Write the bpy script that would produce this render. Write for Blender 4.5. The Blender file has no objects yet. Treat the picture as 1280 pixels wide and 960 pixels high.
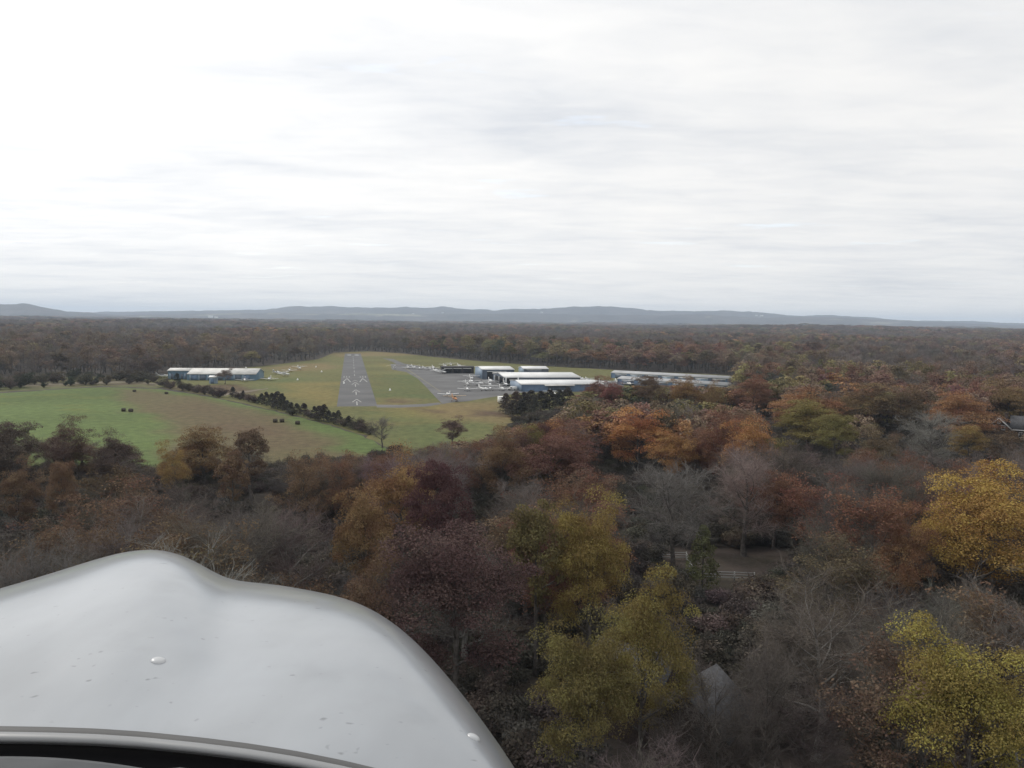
import bpy, math, random
import numpy as np
from mathutils import Vector, Matrix, geometry

random.seed(7)
RNG = np.random.default_rng(7)
SC = bpy.context.scene
COL = SC.collection
R = math.radians

# ------------------------------------------------------------------ camera
CAM_H = 36.0
FPX = 1000.0                     # focal length in pixels of the 1280 px wide photograph
PITCH = math.atan(78 / FPX)      # horizon 78 px above the centre
ROLL = R(0.74)
fwd = Vector((0, math.cos(PITCH), -math.sin(PITCH)))
rt0 = Vector((1, 0, 0)); up0 = rt0.cross(fwd)
RT = rt0 * math.cos(ROLL) + up0 * math.sin(ROLL)
UP = up0 * math.cos(ROLL) - rt0 * math.sin(ROLL)
FW = fwd
camd = bpy.data.cameras.new('camera')
cam = bpy.data.objects.new('camera', camd); COL.objects.link(cam)
m = Matrix((RT, UP, -FW)).transposed().to_4x4(); m.translation = (0, 0, CAM_H)
cam.matrix_world = m
camd.sensor_width = 36; camd.lens = 36 * FPX / 1280
camd.clip_start = 0.05; camd.clip_end = 60000
SC.camera = cam

def ray(px, py):
    return FW + RT * ((px - 640) / FPX) + UP * ((480 - py) / FPX)
def G(px, py, z=0.0):                       # the ground (or height z) seen at a pixel
    d = ray(px, py); t = (z - CAM_H) / d.z
    return Vector((d.x * t, d.y * t, z))
def proj(x, y, z):
    v = Vector((x, y, z - CAM_H)); d = v.dot(FW)
    return 640 + FPX * v.dot(RT) / d, 480 - FPX * v.dot(UP) / d

# ------------------------------------------------------------------ light
SUN_AZ, SUN_EL = R(-52), R(36)              # azimuth from +Y towards +X
sund = Vector((math.sin(SUN_AZ) * math.cos(SUN_EL), math.cos(SUN_AZ) * math.cos(SUN_EL), math.sin(SUN_EL)))
sl = bpy.data.lights.new('sun', 'SUN'); sl.energy = 1.4; sl.angle = R(11); sl.color = (1, 0.95, 0.88)
so = bpy.data.objects.new('sun', sl); COL.objects.link(so)
so.rotation_euler = (-sund).to_track_quat('-Z', 'Y').to_euler(); so.location = (0, 0, 400)

W = bpy.data.worlds.new('World'); SC.world = W; W.use_nodes = True
def build_world():
    nt = W.node_tree; nt.nodes.clear()
    N = lambda t, **k: _n(nt, t, **k)
    out = N('ShaderNodeOutputWorld'); bg = N('ShaderNodeBackground'); bg.inputs['Strength'].default_value = 1.0
    nt.links.new(bg.outputs[0], out.inputs[0])
    sky = N('ShaderNodeTexSky'); sky.sky_type = 'NISHITA'; sky.sun_disc = False
    sky.sun_elevation = SUN_EL; sky.sun_rotation = SUN_AZ
    skys = vmath(nt, 'SCALE', sky.outputs[0], scale=0.11)
    tc = N('ShaderNodeTexCoord')
    d = vmath(nt, 'NORMALIZE', tc.outputs['Generated'])
    sep = N('ShaderNodeSeparateXYZ'); nt.links.new(d, sep.inputs[0])
    z = math_(nt, 'MAXIMUM', sep.outputs[2], 0.0)
    zz = math_(nt, 'ADD', z, 0.05)
    cx = math_(nt, 'DIVIDE', sep.outputs[0], zz); cy = math_(nt, 'DIVIDE', sep.outputs[1], zz)
    cb = N('ShaderNodeCombineXYZ'); nt.links.new(cx, cb.inputs[0]); nt.links.new(cy, cb.inputs[1])
    def noise(scale, detail, rough, off, sx=1, sy=1, rot=0.0, dist=0.0):
        mp = N('ShaderNodeMapping'); mp.inputs['Location'].default_value = off
        mp.inputs['Scale'].default_value = (sx, sy, 1); mp.inputs['Rotation'].default_value = (0, 0, rot)
        nt.links.new(cb.outputs[0], mp.inputs[0])
        n = N('ShaderNodeTexNoise'); n.inputs['Scale'].default_value = scale; n.inputs['Detail'].default_value = detail
        n.inputs['Roughness'].default_value = rough; n.inputs['Distortion'].default_value = dist
        nt.links.new(mp.outputs[0], n.inputs['Vector'])
        return n.outputs[0]
    big = noise(0.32, 4, 0.55, (3.1, 1.7, 0))
    mid = noise(0.95, 6, 0.52, (0.4, 5.2, 0), 0.8, 1.1, R(12), 0.35)
    rip = noise(4.2, 5, 0.55, (7.4, 2.2, 0), 0.6, 1.1, R(-10), 0.4)
    s = math_(nt, 'ADD', math_(nt, 'MULTIPLY', big, 0.45), math_(nt, 'MULTIPLY', mid, 0.42))
    s = math_(nt, 'ADD', s, math_(nt, 'MULTIPLY', rip, 0.22))
    cr = N('ShaderNodeValToRGB'); e = cr.color_ramp.elements
    e[0].position = 0.37; e[0].color = (0.70, 0.725, 0.765, 1)
    e[1].position = 0.68; e[1].color = (1.0, 0.985, 0.96, 1)
    a = e.new(0.46); a.color = (0.82, 0.83, 0.845, 1)
    a = e.new(0.56); a.color = (0.92, 0.917, 0.91, 1)
    nt.links.new(s, cr.inputs[0])
    # thin cloud lit through by the sun behind it
    dot = vmath(nt, 'DOT_PRODUCT', d, tuple(sund), val=True)
    glow = math_(nt, 'POWER', math_(nt, 'MAXIMUM', dot, 0.0), 3.0)
    gl = math_(nt, 'ADD', math_(nt, 'MULTIPLY', glow, 0.38), 0.92)
    cloud = vmath(nt, 'SCALE', cr.outputs[0], scale_in=gl)
    # holes in the layer
    gap = noise(1.5, 5, 0.6, (11.3, 3.3, 0), 0.6, 1.2, 0.3)
    gp = N('ShaderNodeMapRange'); gp.inputs['From Min'].default_value = 0.62; gp.inputs['From Max'].default_value = 0.78
    gp.inputs['To Max'].default_value = 0.5
    nt.links.new(gap, gp.inputs[0])
    mx = N('ShaderNodeMix'); mx.data_type = 'RGBA'
    nt.links.new(gp.outputs[0], mx.inputs[0]); nt.links.new(cloud, mx.inputs[6])
    lift = vmath(nt, 'ADD', skys, (0.60, 0.65, 0.73))
    nt.links.new(lift, mx.inputs[7])
    # far air towards the horizon veils the clouds
    hz = N('ShaderNodeMapRange'); hz.inputs['From Min'].default_value = 0.0; hz.inputs['From Max'].default_value = 0.09
    hz.inputs['To Min'].default_value = 0.5; hz.inputs['To Max'].default_value = 0.0
    nt.links.new(z, hz.inputs[0])
    mh = N('ShaderNodeMix'); mh.data_type = 'RGBA'
    nt.links.new(hz.outputs[0], mh.inputs[0]); nt.links.new(mx.outputs[2], mh.inputs[6])
    mh.inputs[7].default_value = (0.88, 0.86, 0.82, 1)
    nt.links.new(mh.outputs[2], bg.inputs['Color'])

def _n(nt, t, **k):
    n = nt.nodes.new(t)
    for a, b in k.items(): setattr(n, a, b)
    return n
def math_(nt, op, a, b=None):
    n = _n(nt, 'ShaderNodeMath', operation=op)
    for i, v in enumerate((a, b)):
        if v is None: continue
        if isinstance(v, (int, float)): n.inputs[i].default_value = v
        else: nt.links.new(v, n.inputs[i])
    return n.outputs[0]
def vmath(nt, op, a, b=None, scale=None, scale_in=None, val=False):
    n = _n(nt, 'ShaderNodeVectorMath', operation=op)
    for i, v in enumerate((a, b)):
        if v is None: continue
        if isinstance(v, tuple): n.inputs[i].default_value = v
        else: nt.links.new(v, n.inputs[i])
    if scale is not None: n.inputs['Scale'].default_value = scale
    if scale_in is not None: nt.links.new(scale_in, n.inputs['Scale'])
    return n.outputs['Value'] if val else n.outputs[0]
build_world()
vs = SC.view_settings
vs.view_transform = 'Standard'; vs.look = 'None'; vs.gamma = 1; vs.exposure = 0.12; vs.use_curve_mapping = False
cy = SC.cycles
cy.max_bounces = 5; cy.diffuse_bounces = 3; cy.glossy_bounces = 2; cy.transmission_bounces = 3
cy.transparent_max_bounces = 8; cy.volume_bounces = 2; cy.use_denoising = True
try: cy.denoiser = 'OPENIMAGEDENOISE'
except Exception: pass

# ------------------------------------------------------------------ mesh helpers
class MB:
    """collects faces; build() links ONE mesh object"""
    def __init__(s): s.v = []; s.n = 0; s.loops = []; s.sizes = []; s.att = []
    def add(s, v, f, att=None):
        v = np.asarray(v, float).reshape(-1, 3)
        f = [list(q) for q in f] if not isinstance(f, np.ndarray) else f
        if isinstance(f, np.ndarray):
            s.loops.append((f + s.n).ravel()); s.sizes.append(np.full(len(f), f.shape[1]))
        else:
            for q in f: s.loops.append(np.array(q) + s.n)
            s.sizes.append(np.array([len(q) for q in f]))
        s.v.append(v); s.n += len(v)
        s.att.append(np.zeros(len(v)) if att is None else np.broadcast_to(np.asarray(att, float), (len(v),)))
        return s
    def mesh(s, name, mat=None, smooth=False):
        me = bpy.data.meshes.new(name)
        if s.n:
            v = np.concatenate(s.v); lp = np.concatenate(s.loops).astype(np.int32); sz = np.concatenate(s.sizes).astype(np.int32)
            me.vertices.add(len(v)); me.vertices.foreach_set('co', v.ravel().astype(np.float32))
            me.loops.add(len(lp)); me.loops.foreach_set('vertex_index', lp)
            me.polygons.add(len(sz))
            st = np.concatenate(([0], np.cumsum(sz)[:-1])).astype(np.int32)
            me.polygons.foreach_set('loop_start', st); me.polygons.foreach_set('loop_total', sz)
            if smooth: me.polygons.foreach_set('use_smooth', np.ones(len(sz), bool))
            at = np.concatenate(s.att)
            if at.any():
                a = me.attributes.new('var', 'FLOAT', 'POINT'); a.data.foreach_set('value', at.astype(np.float32))
            me.update(calc_edges=True)
        if mat: me.materials.append(mat)
        return me
    def build(s, name, mat=None, parent=None, smooth=False):
        return link(name, s.mesh(name, mat, smooth), parent)

def link(name, data, parent=None, loc=None):
    o = bpy.data.objects.new(name, data); COL.objects.link(o)
    if parent: o.parent = parent
    if loc is not None: o.location = loc
    return o
def tag(o, label, cat, group=None, kind=None):
    o['label'] = label; o['category'] = cat
    if group: o['group'] = group
    if kind: o['kind'] = kind
    return o
def empty(name, loc=(0, 0, 0), rz=0.0):
    o = link(name, None, None, loc); o.rotation_euler = (0, 0, rz); o.empty_display_size = 0.5
    return o
def struct(o): o['kind'] = 'structure'; return o
def copy_tree(o, parent=None):
    c = o.copy(); COL.objects.link(c); c.parent = parent
    for ch in list(o.children): copy_tree(ch, c)
    return c

BOXF = np.array([[0, 3, 2, 1], [4, 5, 6, 7], [0, 1, 5, 4], [1, 2, 6, 5], [2, 3, 7, 6], [3, 0, 4, 7]])
def box(mb, x0, x1, y0, y1, z0, z1):
    return mb.add([(x0, y0, z0), (x1, y0, z0), (x1, y1, z0), (x0, y1, z0), (x0, y0, z1), (x1, y0, z1), (x1, y1, z1), (x0, y1, z1)], BOXF)
def bar(mb, a, b, w, h):
    a = Vector(a); b = Vector(b); d = (b - a).normalized()
    s = d.cross(Vector((0, 0, 1)))
    if s.length < 1e-3: s = Vector((1, 0, 0))
    s.normalize(); u = s.cross(d)
    P = []
    for q in (a, b):
        for (i, j) in ((-1, -1), (1, -1), (1, 1), (-1, 1)): P.append(q + s * (i * w / 2) + u * (j * h / 2))
    return mb.add(P, [[0, 1, 2, 3], [7, 6, 5, 4], [0, 4, 5, 1], [1, 5, 6, 2], [2, 6, 7, 3], [3, 7, 4, 0]])
def tube(mb, pts, rad, sides=5, att=None):
    pts = np.asarray(pts, float); k = len(pts); rad = np.broadcast_to(np.asarray(rad, float), (k,))
    t = np.gradient(pts, axis=0); t /= np.linalg.norm(t, axis=1)[:, None] + 1e-9
    ref = np.array([1.0, 0, 0]) if abs(t[0][0]) < 0.8 else np.array([0, 1.0, 0])
    u = np.cross(t, ref); u /= np.linalg.norm(u, axis=1)[:, None] + 1e-9
    w = np.cross(t, u)
    an = np.arange(sides) * 2 * math.pi / sides
    V = pts[:, None, :] + rad[:, None, None] * (np.cos(an)[None, :, None] * u[:, None, :] + np.sin(an)[None, :, None] * w[:, None, :])
    i = np.arange(k - 1)[:, None] * sides; j = np.arange(sides)[None, :]; j2 = (j + 1) % sides
    F = np.stack([i + j, i + j2, i + sides + j2, i + sides + j], -1).reshape(-1, 4)
    mb.add(V.reshape(-1, 3), F, att)
    mb.add(V[-1], [list(range(sides))], att)
def loft(mb, rings, cap=True):
    k = len(rings); n = len(rings[0]); V = np.asarray(rings, float).reshape(-1, 3)
    i = np.arange(k - 1)[:, None] * n; j = np.arange(n)[None, :]; j2 = (j + 1) % n
    mb.add(V, np.stack([i + j, i + j2, i + n + j2, i + n + j], -1).reshape(-1, 4))
    if cap:
        mb.add(V[:n], [list(range(n))[::-1]]); mb.add(V[-n:], [list(range(n))])
def revolve(mb, prof, axis='z', n=16):
    rings = []
    for r, h in prof:
        a = np.arange(n) * 2 * math.pi / n
        c, s_ = r * np.cos(a), r * np.sin(a); hh = np.full(n, h)
        rings.append(np.stack((c, s_, hh) if axis == 'z' else ((hh, c, s_) if axis == 'x' else (s_, hh, c)), -1))
    loft(mb, rings)

# ------------------------------------------------------------------ materials
MATS = {}
def mat(name, col, rough=0.7, spec=0.3, metal=0.0, noise=None, bump=None, coat=0.0):
    """principled with a little tone noise: noise=(scale, amount, detail)  bump=(scale, strength)"""
    if name in MATS: return MATS[name]
    M = bpy.data.materials.new(name); M.use_nodes = True; nt = M.node_tree
    b = nt.nodes['Principled BSDF']
    b.inputs['Base Color'].default_value = (*col, 1); b.inputs['Roughness'].default_value = rough
    b.inputs['Specular IOR Level'].default_value = spec; b.inputs['Metallic'].default_value = metal
    b.inputs['Coat Weight'].default_value = coat
    if noise or bump: tc = _n(nt, 'ShaderNodeTexCoord')
    if noise:
        n = _n(nt, 'ShaderNodeTexNoise'); n.inputs['Scale'].default_value = noise[0]; n.inputs['Detail'].default_value = noise[2] if len(noise) > 2 else 4
        nt.links.new(tc.outputs['Object'], n.inputs['Vector'])
        mr = _n(nt, 'ShaderNodeMapRange'); mr.inputs['From Min'].default_value = 0.3; mr.inputs['From Max'].default_value = 0.7
        mr.inputs['To Min'].default_value = 1 - noise[1]; mr.inputs['To Max'].default_value = 1 + noise[1]
        nt.links.new(n.outputs[0], mr.inputs[0])
        c = vmath(nt, 'SCALE', tuple(col), scale_in=mr.outputs[0])
        nt.links.new(c, b.inputs['Base Color'])
    if bump:
        n2 = _n(nt, 'ShaderNodeTexNoise'); n2.inputs['Scale'].default_value = bump[0]
        nt.links.new(tc.outputs['Object'], n2.inputs['Vector'])
        bp = _n(nt, 'ShaderNodeBump'); bp.inputs['Strength'].default_value = bump[1]
        nt.links.new(n2.outputs[0], bp.inputs['Height']); nt.links.new(bp.outputs[0], b.inputs['Normal'])
    MATS[name] = M; return M

def leaf_mat(name, src, transl=0.22):
    M = bpy.data.materials.new(name); M.use_nodes = True; nt = M.node_tree; nt.nodes.clear()
    out = _n(nt, 'ShaderNodeOutputMaterial')
    if src == 'object':
        c = _n(nt, 'ShaderNodeObjectInfo').outputs['Color']
    else:
        a = _n(nt, 'ShaderNodeAttribute'); a.attribute_type = 'INSTANCER'; a.attribute_name = 'tint'; c = a.outputs['Color']
    va = _n(nt, 'ShaderNodeAttribute'); va.attribute_type = 'GEOMETRY'; va.attribute_name = 'var'
    hs = _n(nt, 'ShaderNodeHueSaturation')
    nt.links.new(math_(nt, 'ADD', math_(nt, 'MULTIPLY', va.outputs['Fac'], 0.05), 0.475), hs.inputs['Hue'])
    nt.links.new(math_(nt, 'ADD', math_(nt, 'MULTIPLY', va.outputs['Fac'], 0.85), 0.80), hs.inputs['Value']); hs.inputs['Saturation'].default_value = 0.84
    nt.links.new(c, hs.inputs['Color'])
    d = _n(nt, 'ShaderNodeBsdfDiffuse'); t = _n(nt, 'ShaderNodeBsdfTranslucent'); mx = _n(nt, 'ShaderNodeMixShader')
    mx.inputs[0].default_value = transl
    nt.links.new(hs.outputs[0], d.inputs[0]); nt.links.new(hs.outputs[0], t.inputs[0])
    nt.links.new(d.outputs[0], mx.inputs[1]); nt.links.new(t.outputs[0], mx.inputs[2]); nt.links.new(mx.outputs[0], out.inputs[0])
    return M
LEAF = leaf_mat('leaves', 'object'); LEAF_I = leaf_mat('leaves_far', 'inst', 0.15)
BARK = mat('bark', (0.10, 0.09, 0.082), 0.9, 0.1, noise=(3, 0.35))
BARK_PALE = mat('pale_bark', (0.21, 0.20, 0.185), 0.85, 0.1, noise=(4, 0.35))

# ------------------------------------------------------------------ ground
def vnoise(x, y, s, seed=0):
    """smooth value noise for arrays"""
    x = np.asarray(x) / s; y = np.asarray(y) / s
    xi = np.floor(x).astype(int); yi = np.floor(y).astype(int); fx = x - xi; fy = y - yi
    fx = fx * fx * (3 - 2 * fx); fy = fy * fy * (3 - 2 * fy)
    def h(a, b):
        n = (a * 374761393 + b * 668265263 + seed * 1442695041) & 0x7fffffff
        n = ((n ^ (n >> 13)) * 1274126177) & 0x7fffffff
        return (n ^ (n >> 16)) / 0x7fffffff % 1.0
    return (h(xi, yi) * (1 - fx) + h(xi + 1, yi) * fx) * (1 - fy) + (h(xi, yi + 1) * (1 - fx) + h(xi + 1, yi + 1) * fx) * fy
def fbm(x, y, s, seed=0):
    return (vnoise(x, y, s, seed) + 0.5 * vnoise(x, y, s / 2.1, seed + 1) + 0.25 * vnoise(x, y, s / 4.3, seed + 2)) / 1.75
def inside(P, x, y):
    x = np.asarray(x); y = np.asarray(y); c = np.zeros(x.shape, bool)
    for (x0, y0), (x1, y1) in zip(P, P[1:] + P[:1]):
        with np.errstate(divide='ignore', invalid='ignore'):
            c ^= ((y0 > y) != (y1 > y)) & (x < (x1 - x0) * (y - y0) / (y1 - y0 + 1e-12) + x0)
    return c
def sdist(P, x, y):
    x = np.asarray(x, float); y = np.asarray(y, float); d = np.full(x.shape, 1e9)
    for (x0, y0), (x1, y1) in zip(P, P[1:] + P[:1]):
        ex, ey = x1 - x0, y1 - y0
        t = np.clip(((x - x0) * ex + (y - y0) * ey) / (ex * ex + ey * ey + 1e-12), 0, 1)
        d = np.minimum(d, np.hypot(x - x0 - t * ex, y - y0 - t * ey))
    return np.where(inside(P, x, y), d, -d)
def GP(pts): return [(G(a, b).x, G(a, b).y) for a, b in pts]

FIELD = GP([(-260, 512), (-120, 501), (0, 491.5), (60, 487.5), (130, 483.5), (200, 486.5), (260, 495.5), (330, 511), (400, 528), (455, 545), (485, 562),
            (484, 572), (440, 582), (300, 590), (200, 592), (100, 590), (0, 588), (-260, 592)])
AIR = GP([(200, 484), (180, 474), (205, 468), (330, 457.5), (398, 449), (418, 440.8), (460, 439), (500, 441.5), (540, 446), (600, 451.5), (688, 458), (740, 460.8), (800, 464.5), (870, 466.8), (925, 470),
          (960, 478), (960, 488), (900, 491), (800, 495), (730, 500), (716, 508), (655, 517), (640, 530), (630, 550), (600, 580), (530, 590), (487, 563), (458, 544.5), (400, 527), (330, 510), (262, 495)])
VERGE = GP([(-260, 508), (-260, 482), (0, 473), (120, 470.5), (182, 474), (203, 485.5), (130, 482.5), (60, 486.5), (0, 490.5)])
OPEN = [FIELD, AIR, VERGE]

def sheet(name, poly, z, step, colour, material, jit=0.0):
    """a polygon sheet with inner points; colour(x, y) -> rgb vertex colours"""
    B = []
    for (x0, y0), (x1, y1) in zip(poly, poly[1:] + poly[:1]):
        n = max(1, int(math.hypot(x1 - x0, y1 - y0) / step))
        for k in range(n):
            t = k / n; q = RNG.normal(0, jit, 2) if jit else (0, 0)
            B.append((x0 + (x1 - x0) * t + q[0], y0 + (y1 - y0) * t + q[1]))
    xs = [p[0] for p in B]; ys = [p[1] for p in B]
    gx, gy = np.meshgrid(np.arange(min(xs), max(xs), step), np.arange(min(ys), max(ys), step))
    gx = gx.ravel() + RNG.uniform(-.3, .3, gx.size) * step; gy = gy.ravel() + RNG.uniform(-.3, .3, gy.size) * step
    k = sdist(B, gx, gy) > step * 0.5
    pts = [Vector(p) for p in B] + [Vector((a, b)) for a, b in zip(gx[k], gy[k])]
    nb = len(B)
    v, e, f, _, _, _ = geometry.delaunay_2d_cdt(pts, [(i, (i + 1) % nb) for i in range(nb)], [], 1, 1e-5)
    v = np.array([(p.x, p.y, z) for p in v])
    mb = MB(); mb.add(v, np.array([list(q) for q in f]))
    me = mb.mesh(name, material)
    c = colour(v[:, 0], v[:, 1])
    a = me.color_attributes.new('col', 'FLOAT_COLOR', 'POINT')
    a.data.foreach_set('color', np.concatenate([c, np.ones((len(c), 1))], 1).astype(np.float32).ravel())
    # make sure the sheet faces up
    if me.polygons[0].normal.z < 0: me.flip_normals()
    return struct(link(name, me))

def attr_mat(name, rough=0.95, grain=((0.35, 0.22), (2.2, 0.18))):
    M = bpy.data.materials.new(name); M.use_nodes = True; nt = M.node_tree; b = nt.nodes['Principled BSDF']
    b.inputs['Roughness'].default_value = rough; b.inputs['Specular IOR Level'].default_value = 0.1
    a = _n(nt, 'ShaderNodeAttribute'); a.attribute_name = 'col'
    c = a.outputs['Color']; tc = _n(nt, 'ShaderNodeTexCoord')
    for s_, am in grain:
        n = _n(nt, 'ShaderNodeTexNoise'); n.inputs['Scale'].default_value = s_; n.inputs['Detail'].default_value = 5
        nt.links.new(tc.outputs['Object'], n.inputs['Vector'])
        mr = _n(nt, 'ShaderNodeMapRange'); mr.inputs['From Min'].default_value = 0.3; mr.inputs['From Max'].default_value = 0.7
        mr.inputs['To Min'].default_value = 1 - am; mr.inputs['To Max'].default_value = 1 + am
        nt.links.new(n.outputs[0], mr.inputs[0]); c = vmath(nt, 'SCALE', c, scale_in=mr.outputs[0])
    nt.links.new(c, b.inputs['Base Color'])
    return M
TURF = attr_mat('turf')

# the ground: one sheet to beyond the hills, flat near the airfield, gently swelling far off
def zfar(x, y):
    r = np.hypot(x, y); t = np.clip((r - 1350) / 1100, 0, 1); t = t * t * (3 - 2 * t); e = np.clip((8200 - r) / 1500, 0, 1)
    return t * e * (np.clip(fbm(x, y, 1500, 51) - 0.30, 0, 1) * 22 + np.clip(fbm(x, y, 520, 52) - 0.42, 0, 1) * 20)
def cleared(x, y):
    r = np.hypot(x, y); return (fbm(x, y, 640, 57) > 0.635) & (r > 1700)
mb = MB(); n = 180; rr = [0, 150, 400, 700, 1000] + list(np.arange(1300, 8300, 110)) + [9000, 10500, 13000, 17000]
an = np.arange(n) * 2 * math.pi / n; V = [np.zeros((1, 3))]
for r in rr[1:]:
    x, y = r * np.cos(an), r * np.sin(an); V.append(np.stack([x, y, zfar(x, y)], -1))
V = np.concatenate(V)
mb.add(V, np.concatenate([np.array([[0, 1 + i, 1 + (i + 1) % n] for i in range(n)])]))
i = np.arange(len(rr) - 2)[:, None] * n + 1; j = np.arange(n)[None, :]; j2 = (j + 1) % n
mb.loops.append(np.stack([i + j, i + n + j, i + n + j2, i + j2], -1).reshape(-1)); mb.sizes.append(np.full((len(rr) - 2) * n, 4))
me = mb.mesh('ground', attr_mat('leaf_litter', 0.95, ((0.12, 0.3), (0.9, 0.2))), True)
gc = np.tile(np.array([0.075, 0.064, 0.055]), (len(V), 1)); cm_ = cleared(V[:, 0], V[:, 1]); gc[cm_] = (0.22, 0.205, 0.115)
a = me.color_attributes.new('col', 'FLOAT_COLOR', 'POINT'); a.data.foreach_set('color', np.concatenate([gc, np.ones((len(gc), 1))], 1).astype(np.float32).ravel())
struct(link('ground', me))

def blend(c, m_, col): m_ = np.clip(m_, 0, 1)[:, None]; return c * (1 - m_) + np.array(col)[None, :] * m_
def soft(P, x, y, w, ns=25, na=1.0, seed=3):
    d = sdist(P, x, y) + (fbm(x, y, ns, seed) - 0.5) * ns * na
    return np.clip(d / w + 0.5, 0, 1)

BROWN = GP([(128, 484.5), (170, 486), (215, 489.5), (265, 498), (320, 512), (370, 530), (420, 552), (470, 575), (300, 600), (235, 570), (210, 548), (196, 530), (176, 513), (150, 498), (135, 490)])
BROWN2 = GP([(235, 500), (300, 515), (350, 530), (400, 552), (330, 560), (280, 540), (245, 520)])
def field_col(x, y):
    c = np.tile(np.array([0.100, 0.136, 0.046]), (len(x), 1))
    n1 = fbm(x, y, 60, 11); n2 = fbm(x, y, 14, 12)
    c *= (0.72 + 0.55 * n1)[:, None]
    c = blend(c, (n2 - 0.55) * 2.2, (0.13, 0.14, 0.04))
    c = blend(c, soft(BROWN, x, y, 9, 22, 1.1) * 0.85, (0.125, 0.098, 0.055))
    c = blend(c, soft(BROWN2, x, y, 25, 20, 1.2) * (0.25 + 0.6 * n2), (0.115, 0.072, 0.05))
    # mowing swaths along the crop rows
    return c
sheet('farm_field', FIELD, 0.004, 4.0, field_col, TURF, 0.5)

P_ = lambda *p: GP(list(p))
YEL = [P_((345, 478), (425, 478), (423, 506), (385, 503), (350, 492)), P_((472, 506), (560, 507), (600, 515), (560, 526), (470, 520)), P_((478, 455), (500, 458), (498, 464), (480, 463))]
TAN = [P_((545, 504), (640, 500), (648, 520), (630, 530), (590, 527), (560, 520)), P_((330, 459), (410, 453), (420, 460), (350, 466)), P_((410, 441), (520, 439), (540, 444), (420, 446)),
       P_((475, 498), (510, 499), (512, 506), (478, 506))]
MUD = [P_((517, 509.5), (528, 511), (562, 515.5), (560, 519), (535, 516), (518, 512)), P_((585, 512), (632, 514), (640, 521), (600, 520)), P_((488, 499), (508, 500.5), (511, 504), (490, 504)),
       P_((205, 484), (300, 480), (315, 487), (330, 492), (262, 494))]
GRN = [P_((480, 468), (535, 470), (545, 498), (478, 497)), P_((470, 516), (520, 515), (600, 535), (560, 570), (500, 560)), P_((320, 475), (380, 472), (380, 490), (320, 488))]
def air_col(x, y):
    c = np.tile(np.array([0.130, 0.128, 0.052]), (len(x), 1))
    n1 = fbm(x, y, 45, 21); n2 = fbm(x, y, 11, 22)
    c *= (0.75 + 0.5 * n1)[:, None]
    for p in GRN: c = blend(c, soft(p, x, y, 22, 25, 1, 5) * 0.75, (0.092, 0.118, 0.045))
    for p in YEL: c = blend(c, soft(p, x, y, 20, 25, 1.2, 6) * (0.45 + 0.55 * n2), (0.205, 0.165, 0.06))
    for p in TAN: c = blend(c, soft(p, x, y, 14, 20, 1.2, 7) * (0.4 + 0.5 * n2), (0.20, 0.145, 0.075))
    for p in MUD: c = blend(c, soft(p, x, y, 5, 8, 1.0, 8) * 0.8, (0.095, 0.06, 0.045))
    c = blend(c, (n2 - 0.6) * 2.0, (0.16, 0.12, 0.05))
    return c
sheet('airfield_grass', AIR, 0.008, 5.0, air_col, TURF, 0.5)
def verge_col(x, y):
    c = np.tile(np.array([0.13, 0.115, 0.062]), (len(x), 1)); n1 = fbm(x, y, 18, 31); n2 = fbm(x, y, 6, 33)
    c = blend(c, (n1 - 0.45) * 3, (0.10, 0.115, 0.045)); c = blend(c, (n2 - 0.5) * 2.5, (0.085, 0.06, 0.045)); return c
sheet('rough_verge', VERGE, 0.006, 5.0, verge_col, TURF, 0.8)

# airfield frame: 'along' the runway, 'across' it
AZR = math.atan((437 - 640) / FPX)
AL = Vector((math.sin(AZR), math.cos(AZR), 0)); AC = Vector((math.cos(AZR), -math.sin(AZR), 0))
def asphalt(name, base, crack=0.25):
    M = mat(name, base, 0.85, 0.25, noise=(0.06, 0.22, 8), bump=(40, 0.1)); return M
ASPH = asphalt('runway_asphalt', (0.105, 0.104, 0.104)); ASPH2 = asphalt('apron_asphalt', (0.118, 0.116, 0.115)); PAINT = mat('worn_white_paint', (0.38, 0.375, 0.36), 0.8, 0.2, noise=(0.9, 0.35, 6))
TRK = mat('dirt_track', (0.17, 0.145, 0.11), 0.95, 0.1, noise=(0.3, 0.3, 6))
def flat(name, pts, z, material, parent=None):
    mb = MB(); mb.add([(a, b, z) for a, b in pts], [list(range(len(pts)))]); o = mb.build(name, material, parent)
    if o.data.polygons[0].normal.z < 0: o.data.flip_normals()
    return o
R0 = G(446.5, 508); R1len = (G(440.5, 442) - R0).length
RW = 8.3
def rp(s_, w): p = R0 + AL * s_ + AC * w; return (p.x, p.y)
runway = struct(flat('runway', [rp(0, -RW), rp(0, RW), rp(R1len, RW * 0.98), rp(R1len, -RW * 0.98)], 0.016, ASPH))
def strip(mbx, pts, w, z):
    """painted line along points (s, w coords on the runway)"""
    P = [Vector((*rp(*p), z)) for p in pts]
    for a, b in zip(P, P[1:]):
        d = (b - a).normalized(); s_ = Vector((-d.y, d.x, 0)) * w / 2
        mbx.add([a - s_, b - s_, b + s_, a + s_], [[0, 1, 2, 3]])
def arrow(s_, L, wd, tail=True):
    mb = MB()
    strip(mb, [(s_ + L * 0.50, -wd), (s_ + L, 0)], 0.42, 0.020)
    strip(mb, [(s_ + L * 0.50, wd), (s_ + L, 0.0)], 0.42, 0.021)
    if tail: strip(mb, [(s_, 0), (s_ + L * 0.62, 0)], 0.42, 0.022)
    return mb.build('painted_arrow', PAINT, runway)
def s_at(py): return (G(446, py) - R0).dot(AL)
arrow(s_at(506.5), s_at(499) - s_at(506.5), 1.9)
arrow(s_at(493.5), s_at(487.2) - s_at(493.5), 1.9)
arrow(s_at(483.5), s_at(478) - s_at(483.5), 1.9)
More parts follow.
